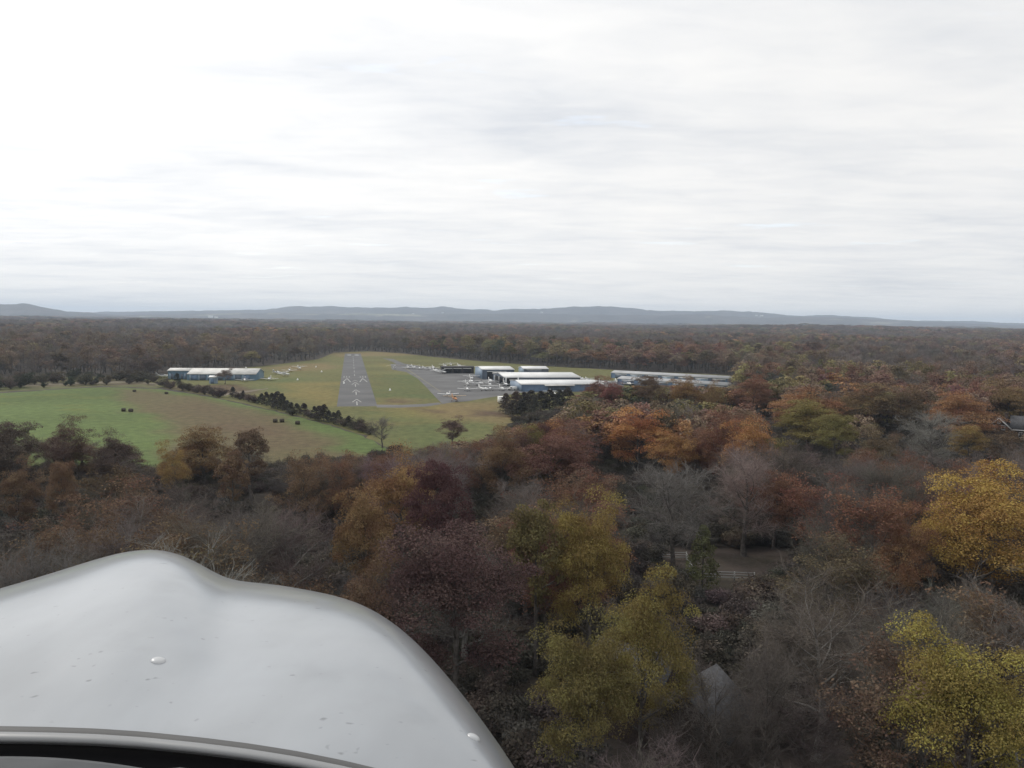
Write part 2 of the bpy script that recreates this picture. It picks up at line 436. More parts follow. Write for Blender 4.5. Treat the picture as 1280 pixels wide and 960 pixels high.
arrow(s_at(478), s_at(475.4) - s_at(478), 1.6, False)
for sg in (-1, 1):                                   # chevrons and bars of the displaced threshold
    mb = MB(); a = s_at(477.5); b = s_at(472.2)
    strip(mb, [(a, sg * 6.9), (b - 6, sg * 4.7), (a, sg * 2.6)], 0.5, 0.020)
    strip(mb, [(b, sg * 7.2), (b, sg * 2.2)], 0.55, 0.021)
    mb.build('threshold_marking', PAINT, runway)
for k, w in enumerate((-6.6, -5.0, -3.4, 3.4, 5.0, 6.6)):
    mb = MB(); a = s_at(472); strip(mb, [(a + 2, w), (a + 12, w)], 0.4, 0.023); mb.build('threshold_bar', PAINT, runway)
mb = MB(); s_ = s_at(470); end = R1len - 60
while s_ < end:
    strip(mb, [(s_, 0), (s_ + 18, 0)], 0.3, 0.020); s_ += 38
mb.build('centre_line', PAINT, runway)
for (w0, w1) in ((-5.6, -1.8), (1.8, 5.6)):
    mb = MB(); strip(mb, [(R1len - 40, w0), (R1len - 40, w1)], 9, 0.020); mb.build('runway_number', PAINT, runway)
    mb = MB(); strip(mb, [(R1len - 22, w0), (R1len - 22, w1)], 5, 0.020); mb.build('threshold_bar', PAINT, runway)
apron = struct(flat('apron', GP([(488, 455), (505, 454.5), (520, 457), (560, 462), (592, 467), (640, 470), (735, 474), (780, 477), (780, 489), (652, 491), (610, 497), (585, 501.5), (565, 503), (553, 505), (545, 497), (533, 484), (522, 473), (508, 465), (490, 462)]), 0.012, ASPH2))
taxi = struct(flat('taxiway', GP([(478, 447.5), (492, 449), (510, 456.5), (500, 457.5), (490, 452)]), 0.014, ASPH2))
struct(flat('taxiway', GP([(470.5, 505.8), (500, 506.2), (530, 505), (548, 503.2), (553, 505), (535, 508), (500, 509.6), (471, 509.3)]), 0.020, asphalt('worn_taxiway_asphalt', (0.135, 0.13, 0.125))))
flat('yellow_line', GP([(506, 460), (507, 460), (551.3, 489.5), (550.5, 489.5)]), 0.018, mat('yellow_paint', (0.24, 0.21, 0.12), 0.8, 0.2), apron)
struct(flat('dirt_track', GP([(-120, 489), (0, 481), (90, 477.8), (160, 476.5), (205, 480), (205, 481.2), (160, 478), (90, 480), (0, 484), (-120, 492.5)]), 0.012, TRK))
struct(flat('dirt_track', GP([(265, 493.5), (312, 488), (335, 485.2), (335, 486), (315, 489.5), (275, 495.5)]), 0.013, TRK))

# ------------------------------------------------------------------ far hills
def hill_top(px, table):
    xs = [a for a, b in table]; ys = [b for a, b in table]; return np.interp(px, xs, ys)
def ridge(name, dist, table, depth, rough, seed, colf):
    pxs = np.arange(-500, 1790, 4.0); rows = 16
    V = []
    for q in range(rows + 1):
        t = q / rows
        for px in pxs:
            yp = hill_top(px, table); d = ray(px, yp); k = dist / d.y
            top = CAM_H + d.z * k
            x0, y0 = d.x * k, d.y * k
            # front slope from the plain to the crest, then down the back
            prof = math.sin(min(1, t / 0.7) * math.pi / 2) ** 1.25 if t < 0.7 else max(0.0, math.cos((t - 0.7) / 0.3 * math.pi / 2)) ** 0.8
            yy = y0 + (t - 0.7) * depth * 1.0
            hh = max(6, top) * prof
            V.append((x0 * (yy / y0), yy, hh))
    V = np.array(V)
    nse = (fbm(V[:, 0], V[:, 1], 500, seed) - 0.5) * 0.30 + (fbm(V[:, 0], V[:, 1], 130, seed + 4) - 0.5) * 0.16
    V[:, 2] *= 1 + nse * rough
    V[:, 2] += (RNG.random(len(V)) - 0.5) * 4 * rough
    V[:, 2] -= 4
    n = len(pxs); i = np.arange(rows)[:, None] * n; j = np.arange(n - 1)[None, :]
    F = np.stack([i + j, i + j + 1, i + n + j + 1, i + n + j], -1).reshape(-1, 4)
    mb = MB(); mb.add(V, F); me = mb.mesh(name, colf, True)
    c = np.tile(np.array([0.075, 0.06, 0.05]), (len(V), 1)); c *= (0.6 + 0.8 * fbm(V[:, 0], V[:, 1], 260, seed + 9))[:, None]
    k = (fbm(V[:, 0], V[:, 1] * 1.6, 620, seed + 7) > 0.70) & (V[:, 2] < 110); c[k] = (0.20, 0.18, 0.12)
    a = me.color_attributes.new('col', 'FLOAT_COLOR', 'POINT'); a.data.foreach_set('color', np.concatenate([c, np.ones((len(c), 1))], 1).astype(np.float32).ravel())
    return struct(link(name, me))
HILLM = attr_mat('wooded_hillside', 0.95, ((0.006, 0.4), (0.03, 0.35)))
T1 = [(-500, 388), (-60, 385), (0, 380), (32, 379.5), (60, 385), (85, 389), (115, 390), (122, 392), (200, 398), (1800, 470)]
T2 = [(-500, 390), (100, 392), (130, 389.5), (240, 388), (330, 387.5), (370, 383.5), (420, 382.5), (500, 384), (560, 384), (600, 387), (640, 385.5), (690, 387), (718, 384.5), (745, 384.5), (800, 387.5), (860, 388.5),
      (910, 388.5), (960, 391), (1000, 394), (1040, 394), (1090, 396.5), (1130, 400), (1180, 401), (1230, 402), (1280, 404), (1800, 414)]
T3 = [(-500, 396), (60, 391), (160, 392.5), (330, 391), (420, 391), (520, 393), (640, 392), (760, 393), (860, 392.5), (960, 396), (1050, 397), (1100, 399), (1200, 404), (1280, 406), (1800, 416)]
ridge('hills', 10500, T2, 2600, 1.0, 40, HILLM)
ridge('hills', 7600, T1, 1500, 0.8, 60, HILLM)
ridge('hills', 8400, T3, 1500, 0.9, 80, HILLM)

# ------------------------------------------------------------------ tree prototypes
def rot_about(v, ax, an):
    ax = ax / (np.linalg.norm(ax) + 1e-9)
    return v * math.cos(an) + np.cross(ax, v) * math.sin(an) + ax * np.dot(ax, v) * (1 - math.cos(an))
def skeleton(rng, H, Wd, base, limbs=9, subs=5, tw=3, fork=False, sides=6, lean=0.03):
    """trunk, limbs and branches of a broadleaf tree: returns MB and the branch tips (pos, dir)"""
    mb = MB(); tips = []
    n = 7; z = np.linspace(0, H * 0.8, n); off = np.cumsum(rng.normal(0, lean * H / n * 1.5, (n, 2)), 0); off[0] = 0
    tr = np.column_stack([off, z]); r0 = 0.019 * H; rad = r0 * (1 - 0.82 * (z / z[-1]) ** 0.9); rad[0] *= 1.35
    tube(mb, tr, rad, sides, 0.5)
    for q in range(limbs):
        t = base + (0.97 - base) * (q + rng.random() * 0.7) / limbs
        zz = t * H * 0.8; p = np.array([np.interp(zz, z, tr[:, 0]), np.interp(zz, z, tr[:, 1]), zz])
        az = q * 2.4 + rng.normal(0, 0.35); el = R(rng.uniform(22, 45)) + 0.5 * (t - base)
        L = Wd / 2 * rng.uniform(0.58, 1.12) * math.sqrt(max(0.12, 1 - ((t - 0.62) / 0.62) ** 2)) / math.cos(min(el, 0.9)) * 0.9
        d = np.array([math.cos(az) * math.cos(el), math.sin(az) * math.cos(el), math.sin(el)])
        pts = [p]; k = 5
        for s_ in range(k):
            d = d + rng.normal(0, 0.13, 3) + np.array([0, 0, 0.07]); d /= np.linalg.norm(d); pts.append(pts[-1] + d * L / k)
        rl = np.interp(zz, z, rad) * 0.68; rr_ = rl * np.linspace(1, 0.22, k + 1)
        tube(mb, pts, rr_, max(4, sides - 1), 0.5)
        tips.append((pts[-1], d, rr_[-1]))
        for b in range(subs):
            f = 0.3 + 0.68 * (b + rng.random()) / subs; ii = f * k; i0 = int(min(k - 1, ii)); p2 = pts[i0] + (pts[i0 + 1] - pts[i0]) * (ii - i0)
            dd = pts[i0 + 1] - pts[i0]; dd /= np.linalg.norm(dd)
            ax = np.cross(dd, rng.normal(0, 1, 3)); d2 = rot_about(dd, ax, R(rng.uniform(30, 62))); d2[2] += 0.25; d2 /= np.linalg.norm(d2)
            L2 = L * rng.uniform(0.28, 0.52); p3 = p2 + d2 * L2 * 0.5 + rng.normal(0, 0.06 * L2, 3); p4 = p3 + (d2 + rng.normal(0, .22, 3) + [0, 0, .12]) * L2 * 0.5
            r2 = max(0.018, rl * (1 - 0.75 * f) * 0.55); tube(mb, [p2, p3, p4], [r2, r2 * 0.7, r2 * 0.35], 4, 0.5)
            tips.append((p4, (p4 - p3) / (np.linalg.norm(p4 - p3) + 1e-9), r2 * 0.35)); tips.append(((p2 + p3) / 2, d2, r2 * 0.5))
    top = tr[-1]
    for q in range(5):
        d = np.array([rng.normal(0, .45), rng.normal(0, .45), 1.0]); d /= np.linalg.norm(d); p = top + d * H * 0.17
        tube(mb, [top, (top + p) / 2 + rng.normal(0, .15, 3), p], [rad[-1], rad[-1] * .6, rad[-1] * .25], 4, 0.5); tips.append((p, d, 0.02)); tips.append(((top + p) / 2, d, 0.02))
    return mb, tips
def leaves_on(mb, rng, C, Rc, per, size, up=0.35, flat_=0.95, hang=0.0):
    """leaf faces over clump centres C with radii Rc"""
    nC = len(C); N = nC * per
    ci = np.repeat(np.arange(nC), per)
    d = rng.normal(0, 1, (N, 3)); d /= np.linalg.norm(d, axis=1)[:, None]
    d[:, 2] = np.where(d[:, 2] < -0.15, -d[:, 2] * 0.7, d[:, 2])
    rad = Rc[ci] * (0.55 + 0.45 * rng.random(N) ** 0.6)
    P = C[ci] + d * rad[:, None] * np.array([1, 1, flat_])
    P[:, 2] -= hang * rng.random(N) ** 2
    nrm = d * 0.7 + rng.normal(0, 0.55, (N, 3)) + np.array([0, 0, up]); nrm /= np.linalg.norm(nrm, axis=1)[:, None]
    a = np.cross(nrm, rng.normal(0, 1, (N, 3))); a /= np.linalg.norm(a, axis=1)[:, None] + 1e-9; b = np.cross(nrm, a)
    s_ = size * rng.uniform(0.6, 1.25, N)[:, None]
    V = np.stack([P - a * s_ * 0.5, P + b * s_ * 0.32 + nrm * s_ * .08, P + a * s_ * 0.55, P - b * s_ * 0.32 + nrm * s_ * .08], 1)
    cv = rng.random(nC); var = np.clip(0.68 * cv[ci] + 0.32 * rng.random(N), 0.02, 1)
    mb.add(V.reshape(-1, 3), np.arange(N * 4).reshape(-1, 4), np.repeat(var, 4))
def twigs_on(mb, rng, tips, per, L, w, spread=0.8):
    """fine twigs: a fan of slivers from every branch tip, each with side twigs"""
    T = np.array([t[0] for t in tips]); D = np.array([t[1] for t in tips]); N = len(T) * per
    ti = np.repeat(np.arange(len(T)), per)
    d = D[ti] + rng.normal(0, spread, (N, 3)) + np.array([0, 0, 0.25]); d /= np.linalg.norm(d, axis=1)[:, None]
    P = T[ti] - D[ti] * (rng.random(N) * L * 0.8)[:, None]
    ln = L * rng.uniform(0.5, 1.3, N)[:, None]
    def sl(P, d, ln, w):
        n_ = len(P); a = np.cross(d, rng.normal(0, 1, (n_, 3))); a /= np.linalg.norm(a, axis=1)[:, None] + 1e-9
        V = np.stack([P - a * w / 2, P + a * w / 2, P + d * ln + rng.normal(0, .05, (n_, 3)) * ln], 1)
        mb.add(V.reshape(-1, 3), np.arange(n_ * 3).reshape(-1, 3), np.repeat(rng.uniform(0.15, 0.9, n_), 3))
    sl(P, d, ln, w)
    for q in range(3):
        f = rng.uniform(0.25, 0.85, N)[:, None]; P2 = P + d * ln * f; d2 = d + rng.normal(0, 0.6, (N, 3)) + [0, 0, .2]; d2 /= np.linalg.norm(d2, axis=1)[:, None]
        sl(P2, d2, ln * rng.uniform(0.3, 0.6, N)[:, None], w * 0.7)
def crown_centres(rng, tips, H, Wd, extra, base):
    C = [t[0] for t in tips]
    lob = rng.normal(0, 1, (6, 3)); lob /= np.linalg.norm(lob, axis=1)[:, None]
    for q in range(extra):
        d = rng.normal(0, 1, 3); d /= np.linalg.norm(d); d[2] = abs(d[2]) * 1.0 - 0.25
        k = 0.80 + 0.26 * max(np.dot(lob, d)) ** 3 - 0.1 * rng.random()
        C.append(np.array([d[0] * Wd / 2 * k, d[1] * Wd / 2 * k, H * (base + 1) / 2 + d[2] * H * (1 - base) / 2 * k]))
    C = np.array(C); dd = np.linalg.norm(C[:, None] - C[None], axis=2)
    return C[np.sort(dd, 1)[:, 4] < 2.2 * Wd / 10]

def make_proto(kind, seed, H=16.0, Wd=10.0, detail=1.0, far=False):
    rng = np.random.default_rng(seed)
    lm = LEAF_I if far else LEAF
    crown = MB()
    if kind == 'leafy':
        trunk, tips = skeleton(rng, H, Wd, 0.30, 9 if not far else 5, 5 if not far else 2)
        C = crown_centres(rng, tips, H, Wd, int((70 if not far else 44) * detail ** .3), 0.28)
        Rc = rng.uniform(0.75, 1.75, len(C)) * (1 if not far else 1.2) * Wd / 10
        leaves_on(crown, rng, C, Rc, int((150 if not far else 26) * detail), (0.215 if not far else 0.62) * (1 / detail ** .35))
    elif kind == 'tall':
        trunk, tips = skeleton(rng, H, Wd, 0.42, 8 if not far else 5, 4 if not far else 2)
        C = crown_centres(rng, tips, H, Wd, 70 if not far else 34, 0.42)
        Rc = rng.uniform(0.7, 1.3, len(C)) * Wd / 8
        leaves_on(crown, rng, C, Rc, 80 if not far else 15, 0.30 if not far else 0.72)
    elif kind == 'sparse':                    # russet leaves hanging on among the twigs
        trunk, tips = skeleton(rng, H, Wd, 0.32, 10 if not far else 6, 6 if not far else 3)
        twigs_on(crown, rng, tips, 9 if not far else 5, 1.7, 0.036 if not far else 0.09, 0.9)
        C = np.array([t[0] for t in tips]) + rng.normal(0, .3, (len(tips), 3)); Rc = rng.uniform(0.7, 1.3, len(C))
        leaves_on(crown, rng, C, Rc, 34 if not far else 9, 0.24 if not far else 0.55)
    elif kind == 'bare':
        trunk, tips = skeleton(rng, H, Wd, 0.28, 12 if not far else 7, 7 if not far else 4, lean=0.05)
        twigs_on(crown, rng, tips, 11 if not far else 7, 1.9 if not far else 1.8, 0.034 if not far else 0.085, 0.95)
    elif kind == 'cedar':
        trunk = MB(); tube(trunk, [(0, 0, 0), (0.05, 0, H * .5), (0, 0, H * .97)], [0.02 * H, 0.012 * H, 0.01], 6, 0.5)
        C = []; Rc = []
        for q in range(int(90 * (1 if not far else .5))):
            t = rng.random() ** 0.8; r_ = Wd / 2 * (1 - t) ** 0.55 * (0.55 + 0.5 * rng.random()); a = rng.random() * 6.283
            C.append((r_ * math.cos(a), r_ * math.sin(a), H * (0.06 + 0.9 * t))); Rc.append((0.45 + 0.45 * (1 - t)) * Wd / 4)
        leaves_on(crown, rng, np.array(C), np.array(Rc), 60 if not far else 14, 0.22 if not far else 0.5, 0.2, 1.1)
    elif kind == 'shrub':
        trunk = MB(); tips = []
        for q in range(9):
            d = rng.normal(0, .5, 3); d[2] = 1; d /= np.linalg.norm(d); p = d * H * rng.uniform(.5, .85)
            tube(trunk, [(0, 0, 0), p * .5 + rng.normal(0, .1, 3), p], [.05, .035, .012], 4, 0.5); tips.append((p, d, .01)); tips.append((p * .6, d, .01))
        twigs_on(crown, rng, tips, 10, H * 0.35, 0.04)
        C = np.array([t[0] * rng.uniform(.5, 1.05) for t in tips for _ in range(2)]); leaves_on(crown, rng, C, rng.uniform(.5, .9, len(C)) * Wd / 4, 64, 0.17)
    tm = trunk.mesh('trunk', BARK if kind not in () else BARK, smooth=True)
    cm = crown.mesh('crown', lm)
    cv = np.concatenate(crown.v); H = float(np.percentile(cv[:, 2], 99.7)); Wd = 2 * float(np.percentile(np.hypot(cv[:, 0], cv[:, 1]), 97))   # true size of the grown crown
    return dict(kind=kind, trunk=tm, crown=cm, H=H, W=Wd)

PRO = {'leafy': [make_proto('leafy', 100 + i, 16, 10 + (i % 3)) for i in range(5)],
       'dense': [make_proto('leafy', 140 + i, 17, 11, 1.7) for i in range(4)],
       'tall': [make_proto('tall', 160 + i, 18, 8) for i in range(3)],
       'sparse': [make_proto('sparse', 180 + i, 16, 10) for i in range(4)],
       'bare': [make_proto('bare', 200 + i, 16, 10) for i in range(5)],
       'cedar': [make_proto('cedar', 220 + i, 7, 3.4) for i in range(3)],
       'shrub': [make_proto('shrub', 240 + i, 3, 3.6) for i in range(3)]}
NAMES = {'leafy': 'broadleaf_tree', 'dense': 'broadleaf_tree', 'tall': 'broadleaf_tree', 'sparse': 'thinning_tree', 'bare': 'bare_tree', 'cedar': 'cedar_tree', 'shrub': 'shrub'}
TREES = []
def plant(kind, x, y, H, Wd, col, label, group=None, i=None, rz=None, bark=None):
    P = PRO[kind][(len(TREES) if i is None else i) % len(PRO[kind])]
    root = empty(NAMES[kind], (x, y, 0), random.uniform(0, 6.28) if rz is None else rz)
    sx = Wd / P['W']; sz = H / P['H']
    for nm, me in (('trunk', P['trunk']), ('crown', P['crown'])):
        o = link(nm, me, root); o.scale = (sx, sx * random.uniform(.94, 1.06), sz); o.color = (*col, 1)
        if nm == 'trunk' and bark:
            o.material_slots[0].link = 'OBJECT'; o.material_slots[0].material = bark
    tag(root, label, 'shrub' if kind == 'shrub' else 'tree', group)
    TREES.append((x, y, H, Wd)); return root
COLS = {'grey-brown': (0.108, 0.092, 0.082), 'pale grey': (0.155, 0.143, 0.132), 'russet': (0.155, 0.072, 0.042), 'maroon': (0.12, 0.052, 0.046), 'orange': (0.27, 0.115, 0.030),
        'olive': (0.145, 0.118, 0.034), 'gold': (0.33, 0.195, 0.03), 'yellow-green': (0.30, 0.245, 0.03), 'brown': (0.135, 0.088, 0.052), 'green': (0.075, 0.095, 0.032), 'dark green': (0.045, 0.055, 0.03), 'pinkish grey': (0.150, 0.112, 0.100)}
def vary(c, a=0.14):
    k = random.gauss(1, a); return tuple(max(0.01, v * k * random.gauss(1, 0.05)) for v in c)
HERO = []
def hero(kind, px, ytop, wpx, H, col, label, i=None, clear=None, bark=None, hz=None):
    """a tree whose crown top is seen at (px, ytop); its distance follows from its height"""
    d = ray(px, ytop); t = (H - CAM_H) / d.z; x, y = d.x * t, d.y * t
    Wd = wpx * y / FPX
    HERO.append((px - wpx / 2, px + wpx / 2, ytop, clear if clear else ytop + 0.55 * H / y * FPX, y, x))
    return plant(kind, x, y, H, Wd, COLS[col] if isinstance(col, str) else col, label, i=i, bark=bark)

hero('dense', 1212, 786, 205, 17, (0.225, 0.175, 0.028), 'bright yellow-green leafy tree, the most vivid crown in the woods', i=0, clear=990)
hero('dense', 1236, 584, 172, 20, (0.30, 0.175, 0.024), 'broad golden-yellow tree rising over grey bare woods', i=1, clear=720)
hero('dense', 806, 711, 140, 17.5, (0.175, 0.135, 0.032), 'large olive-gold leafy tree beside the brick house', i=2, clear=900)
hero('dense', 735, 770, 140, 15, (0.145, 0.118, 0.034), 'lower olive leafy tree touching the large olive-gold one', i=3, clear=900)
hero('dense', 738, 617, 112, 19, (0.215, 0.152, 0.032), 'golden-olive leafy tree with orange lower branches', i=3, clear=770)
hero('tall', 673, 628, 78, 18, (0.135, 0.11, 0.04), 'narrow pale olive tree beside the golden-olive tree', i=1, clear=740)
hero('dense', 560, 650, 215, 18.5, (0.095, 0.056, 0.052), 'wide dark maroon oak, the largest reddish crown', i=0, clear=880)
hero('leafy', 445, 690, 120, 16, (0.135, 0.082, 0.05), 'brown-red tree under the wide maroon oak', i=2)
hero('leafy', 500, 560, 110, 18, (0.215, 0.115, 0.042), 'orange-brown tree topping the slope beside the field corner', i=1)
hero('leafy', 452, 605, 95, 17, (0.19, 0.11, 0.045), 'rusty tan tree stepping down from the orange-brown tree', i=0)
hero('leafy', 548, 578, 88, 18, (0.095, 0.042, 0.042), 'small deep maroon crown among orange-brown trees', i=3)
hero('leafy', 690, 528, 120, 17, (0.165, 0.078, 0.058), 'rose-brown tree in front of the dark conifers', i=2)
hero('leafy', 630, 530, 80, 17, (0.17, 0.10, 0.05), 'tan-brown tree beside the rose-brown tree', i=4)
hero('leafy', 800, 508, 100, 17, (0.34, 0.135, 0.03), 'vivid orange tree in front of the blue hangars', i=4, clear=570)
hero('leafy', 845, 530, 60, 15, (0.27, 0.13, 0.035), 'lower orange-yellow tree beside the vivid orange one', i=1)
hero('bare', 845, 575, 120, 17, 'pale grey', 'pale grey leafless tree behind the white rail fence', i=0, clear=680)
hero('bare', 935, 552, 110, 18, (0.21, 0.155, 0.14), 'pinkish grey leafless tree with frosted top', i=2)
hero('cedar', 880, 657, 42, 9, (0.115, 0.118, 0.05), 'small pale green conifer growing against the white rail fence', i=0, clear=712)
hero('leafy', 1130, 632, 85, 16, (0.215, 0.105, 0.045), 'soft orange tree beside the broad golden tree', i=2)
hero('leafy', 1010, 498, 100, 16, (0.185, 0.145, 0.04), 'olive-yellow tree ahead of a rust-brown grove', i=0)
hero('leafy', 1045, 518, 60, 14, (0.175, 0.15, 0.045), 'low olive tree below the olive-yellow tree', i=3)
hero('leafy', 1010, 483, 110, 17, (0.235, 0.105, 0.04), 'rust-orange tree behind the olive-yellow tree', i=1)
hero('leafy', 1075, 478, 90, 18, (0.165, 0.105, 0.05), 'brown round-topped oak in the rust-brown grove', i=4)
hero('leafy', 1125, 480, 80, 18, (0.13, 0.09, 0.05), 'dark brown oak beside the round-topped oak', i=2)
hero('leafy', 1200, 488, 95, 18, (0.25, 0.115, 0.045), 'burnt orange tree behind the gabled house', i=0)
hero('leafy', 1265, 474, 80, 19, (0.20, 0.13, 0.05), 'tall tan-orange tree behind the gabled house roof', i=1)
hero('bare', 1165, 510, 80, 17, (0.21, 0.20, 0.175), 'pale silvery leafless tree beside the gabled house', i=1)
hero('leafy', 1210, 532, 45, 11, (0.24, 0.155, 0.04), 'small yellow tree near the gabled house', i=3)
hero('leafy', 891, 475, 30, 16, (0.20, 0.12, 0.045), 'tan-orange tree in front of the open hangar rows', i=2)
hero('leafy', 857, 470, 46, 17, (0.225, 0.125, 0.04), 'ochre tree in front of the open hangar rows', i=0)
hero('leafy', 811, 470, 44, 17, (0.14, 0.09, 0.055), 'dull brown tree in front of the open hangar rows', i=3)
hero('leafy', 744, 469, 36, 16, (0.17, 0.08, 0.055), 'reddish brown tree covering the corner of the blue hangar', i=4)
hero('leafy', 766, 471, 32, 16, (0.20, 0.07, 0.055), 'brick-red tree beside the blue hangar', i=1)
hero('leafy', 945, 468, 66, 18, (0.19, 0.085, 0.05), 'rust-red tree past the end of the hangar rows', i=0)
hero('bare', 900, 826, 120, 12, 'grey-brown', 'low leafless tree growing before the brick gable', i=1, clear=845)
hero('bare', 846, 862, 100, 9.5, 'grey-brown', 'small leafless tree before the brick house wing', i=4, clear=870)
hero('bare', 960, 800, 110, 13, 'grey-brown', 'wide leafless tree beside the brick gable', i=0, clear=810)
hero('sparse', 1262, 538, 60, 12, 'brown', 'low brown half-bare tree before the gabled house', i=1, clear=560)
# woods edge below the green field
hero('leafy', 252, 532, 84, 14, (0.165, 0.098, 0.042), 'round brown-orange tree at the foot of the green field', i=0)
hero('tall', 312, 536, 46, 15, (0.13, 0.085, 0.055), 'tall thin-trunked brown tree at the foot of the green field', i=0)
hero('leafy', 216, 552, 46, 13, (0.25, 0.155, 0.045), 'ochre-yellow tree beside the round brown-orange tree', i=2)
hero('leafy', 143, 535, 62, 14, (0.105, 0.075, 0.062), 'dark brown bushy tree at the foot of the green field', i=1)
hero('leafy', 80, 522, 66, 15, (0.12, 0.075, 0.06), 'tall dark russet bushy tree at the foot of the green field', i=2)
hero('leafy', 14, 528, 70, 15, (0.115, 0.088, 0.07), 'dusky brown bushy tree at the end of the green field', i=3)
hero('leafy', 20, 572, 60, 14, (0.155, 0.095, 0.055), 'faded tan-orange tree under the dusky bushy trees', i=1)
hero('leafy', 78, 577, 40, 14, (0.17, 0.10, 0.055), 'small faded orange crown among grey woods', i=3)
hero('tall', 290, 565, 44, 14, (0.155, 0.095, 0.055), 'orange and tan tree below the tall thin-trunked tree', i=2)
hero('sparse', 380, 565, 75, 15, (0.165, 0.10, 0.055), 'sparse rusty tree at the corner of the green field', i=0)
hero('sparse', 425, 560, 60, 15, (0.175, 0.09, 0.05), 'sparse orange-brown tree at the corner of the green field', i=2)
hero('bare', 478, 520, 40, 9, (0.15, 0.135, 0.12), 'leafless grey thicket tree at the end of the hedgerow', i=3)
hero('leafy', 566, 519, 40, 9.5, (0.13, 0.082, 0.072), 'rounded mauve-brown tree alone on the airfield grass', i=1, clear=545)
# trees round the left hangar
hero('leafy', 187, 447, 28, 12, (0.098, 0.07, 0.06), 'brown tree just beside the end of the long blue hangar', i=0)
hero('leafy', 168, 450, 24, 11, (0.105, 0.08, 0.07), 'grey-brown tree two from the end of the long blue hangar', i=2)
hero('leafy', 281, 459.5, 22, 9, (0.16, 0.115, 0.095), 'round brown tree hiding part of the long blue hangar', i=2)
hero('cedar', 221, 466, 11, 6.5, (0.04, 0.05, 0.045), 'single dark conifer in front of the long blue hangar', i=1)

# hedgerow between field and airfield: cedars and shrubs at their feet
hg = [(206, 484, 5, 's'), (213, 486, 4, 's'), (228, 488, 4.5, 's'), (236, 489, 4.6, 's'), (246, 491, 4.2, 's'), (256, 493, 4.4, 's'), (266, 495, 4.6, 's'), (274, 496.5, 4.4, 's'), (291, 497.5, 5.2, 'c'), (299, 499, 3.5, 's'),
      (304, 500.5, 4.6, 'c'), (311, 502, 3.6, 's'), (318, 503.5, 3.2, 's'), (327, 505.5, 4.6, 'c'), (333, 507, 6.0, 'c'), (340, 509.5, 6.2, 'c'), (347, 511.5, 7.0, 'c'), (353, 513, 6.4, 'c'), (359, 515, 4.2, 'c'), (364, 516.5, 4.2, 'c'), (371, 518.5, 4.6, 'c'), (380, 520.5, 5.2, 'c'),
      (388, 522.5, 3.4, 's'), (393, 524.5, 4.8, 'c'), (399, 525.5, 5.2, 'c'), (405, 527, 5.8, 'c'), (411, 528.5, 4.6, 'c'), (417, 530, 4.2, 'c'), (423, 531.5, 5.0, 'c'), (430, 533, 3.4, 's'), (436, 535, 4.2, 'c'), (443, 536.5, 4.0, 's'), (449, 538, 3.6, 's'), (454, 540, 3.2, 's'), (462, 543, 3.0, 's')]
for px, py, h, k in hg:
    g = G(px, py); h *= random.uniform(.92, 1.08)
    if k == 'c':
        plant('cedar', g.x, g.y, h * 1.02, h * random.uniform(.66, .95), vary((0.062, 0.056, 0.048)), 'dark brownish green cedar in the hedgerow between field and airfield', 'hedgerow cedars')
    else:
        plant('shrub', g.x, g.y, h * 0.95, h * random.uniform(1.3, 1.8), vary((0.092, 0.07, 0.06)), 'brown scrubby bush in the hedgerow between field and airfield', 'hedgerow bushes')
for k in range(48):                       # scrub beside the dirt track
    px = -10 + 205 * (k + random.random()) / 48; py = np.interp(px, [0, 120, 200], [486.5, 479.5, 482]) + random.uniform(-7, 1.5)
    g = G(px, py); h = random.choice([2.6, 3.6, 5, 6.4])
    plant('shrub', g.x, g.y, h, h * random.uniform(1.1, 1.7), vary(random.choice([(0.10, 0.078, 0.062), (0.085, 0.075, 0.05), (0.05, 0.055, 0.038)])), 'scrub bush beside the dirt track along the green field', 'scrub along the dirt track')
for px, py, h in [(632, 517, 8), (645, 516, 8.5), (655, 515, 8), (664, 516, 9), (676, 514, 8.2), (687, 515, 9), (699, 513, 8.6), (709, 513, 9.5), (668, 519, 7.5), (640, 521, 6.5), (652, 522, 7)]:
    g = G(px, py); plant('cedar', g.x, g.y, h, h * random.uniform(.75, .95), vary(random.choice([(0.06, 0.056, 0.048), (0.085, 0.07, 0.055)])), 'dark conifer in the clump beside the blue hangar', 'conifer clump by the hangars')

# ------------------------------------------------------------------ the woods
SKYX = [-200, 0, 40, 80, 150, 195, 215, 250, 310, 345, 365, 440, 470, 500, 545, 600, 640, 690, 740, 800, 860, 900, 960, 1050, 1280, 1500]
SKYY = [530, 540, 540, 540, 552, 568, 562, 548, 552, 576, 574, 568, 562, 562, 552, 547, 530, 520, 484, 481, 481, 483, 472, 474, 472, 472]
FENCE = [(828, 945, 680, 735)]
LM = [('beside the bright yellow-green tree', (28, 46)), ('under the broad golden-yellow tree', (52, 84)), ('next to the golden-olive tree', (8, 80)), ('next to the wide maroon oak', (-6, 70)), ('around the orange-brown slope trees', (-17, 108)), ('near the vivid orange tree', (28, 170)), ('near the olive-yellow tree', (68, 200)), ('beside the pinkish grey tree', (34, 122)), ('near the silvery leafless tree', (95, 175)), ('along the foot of the green field', (-62, 165)), ('near the white rail fence', (30, 118)), ('around the brick house', (14, 62)), ('near the gabled house', (138, 225)), ('in front of the hangars', (40, 270)), ('by the hedgerow corner', (-25, 205))]
def zone(x, y): return min(LM, key=lambda l: (l[1][0] - x) ** 2 + (l[1][1] - y) ** 2)[0]
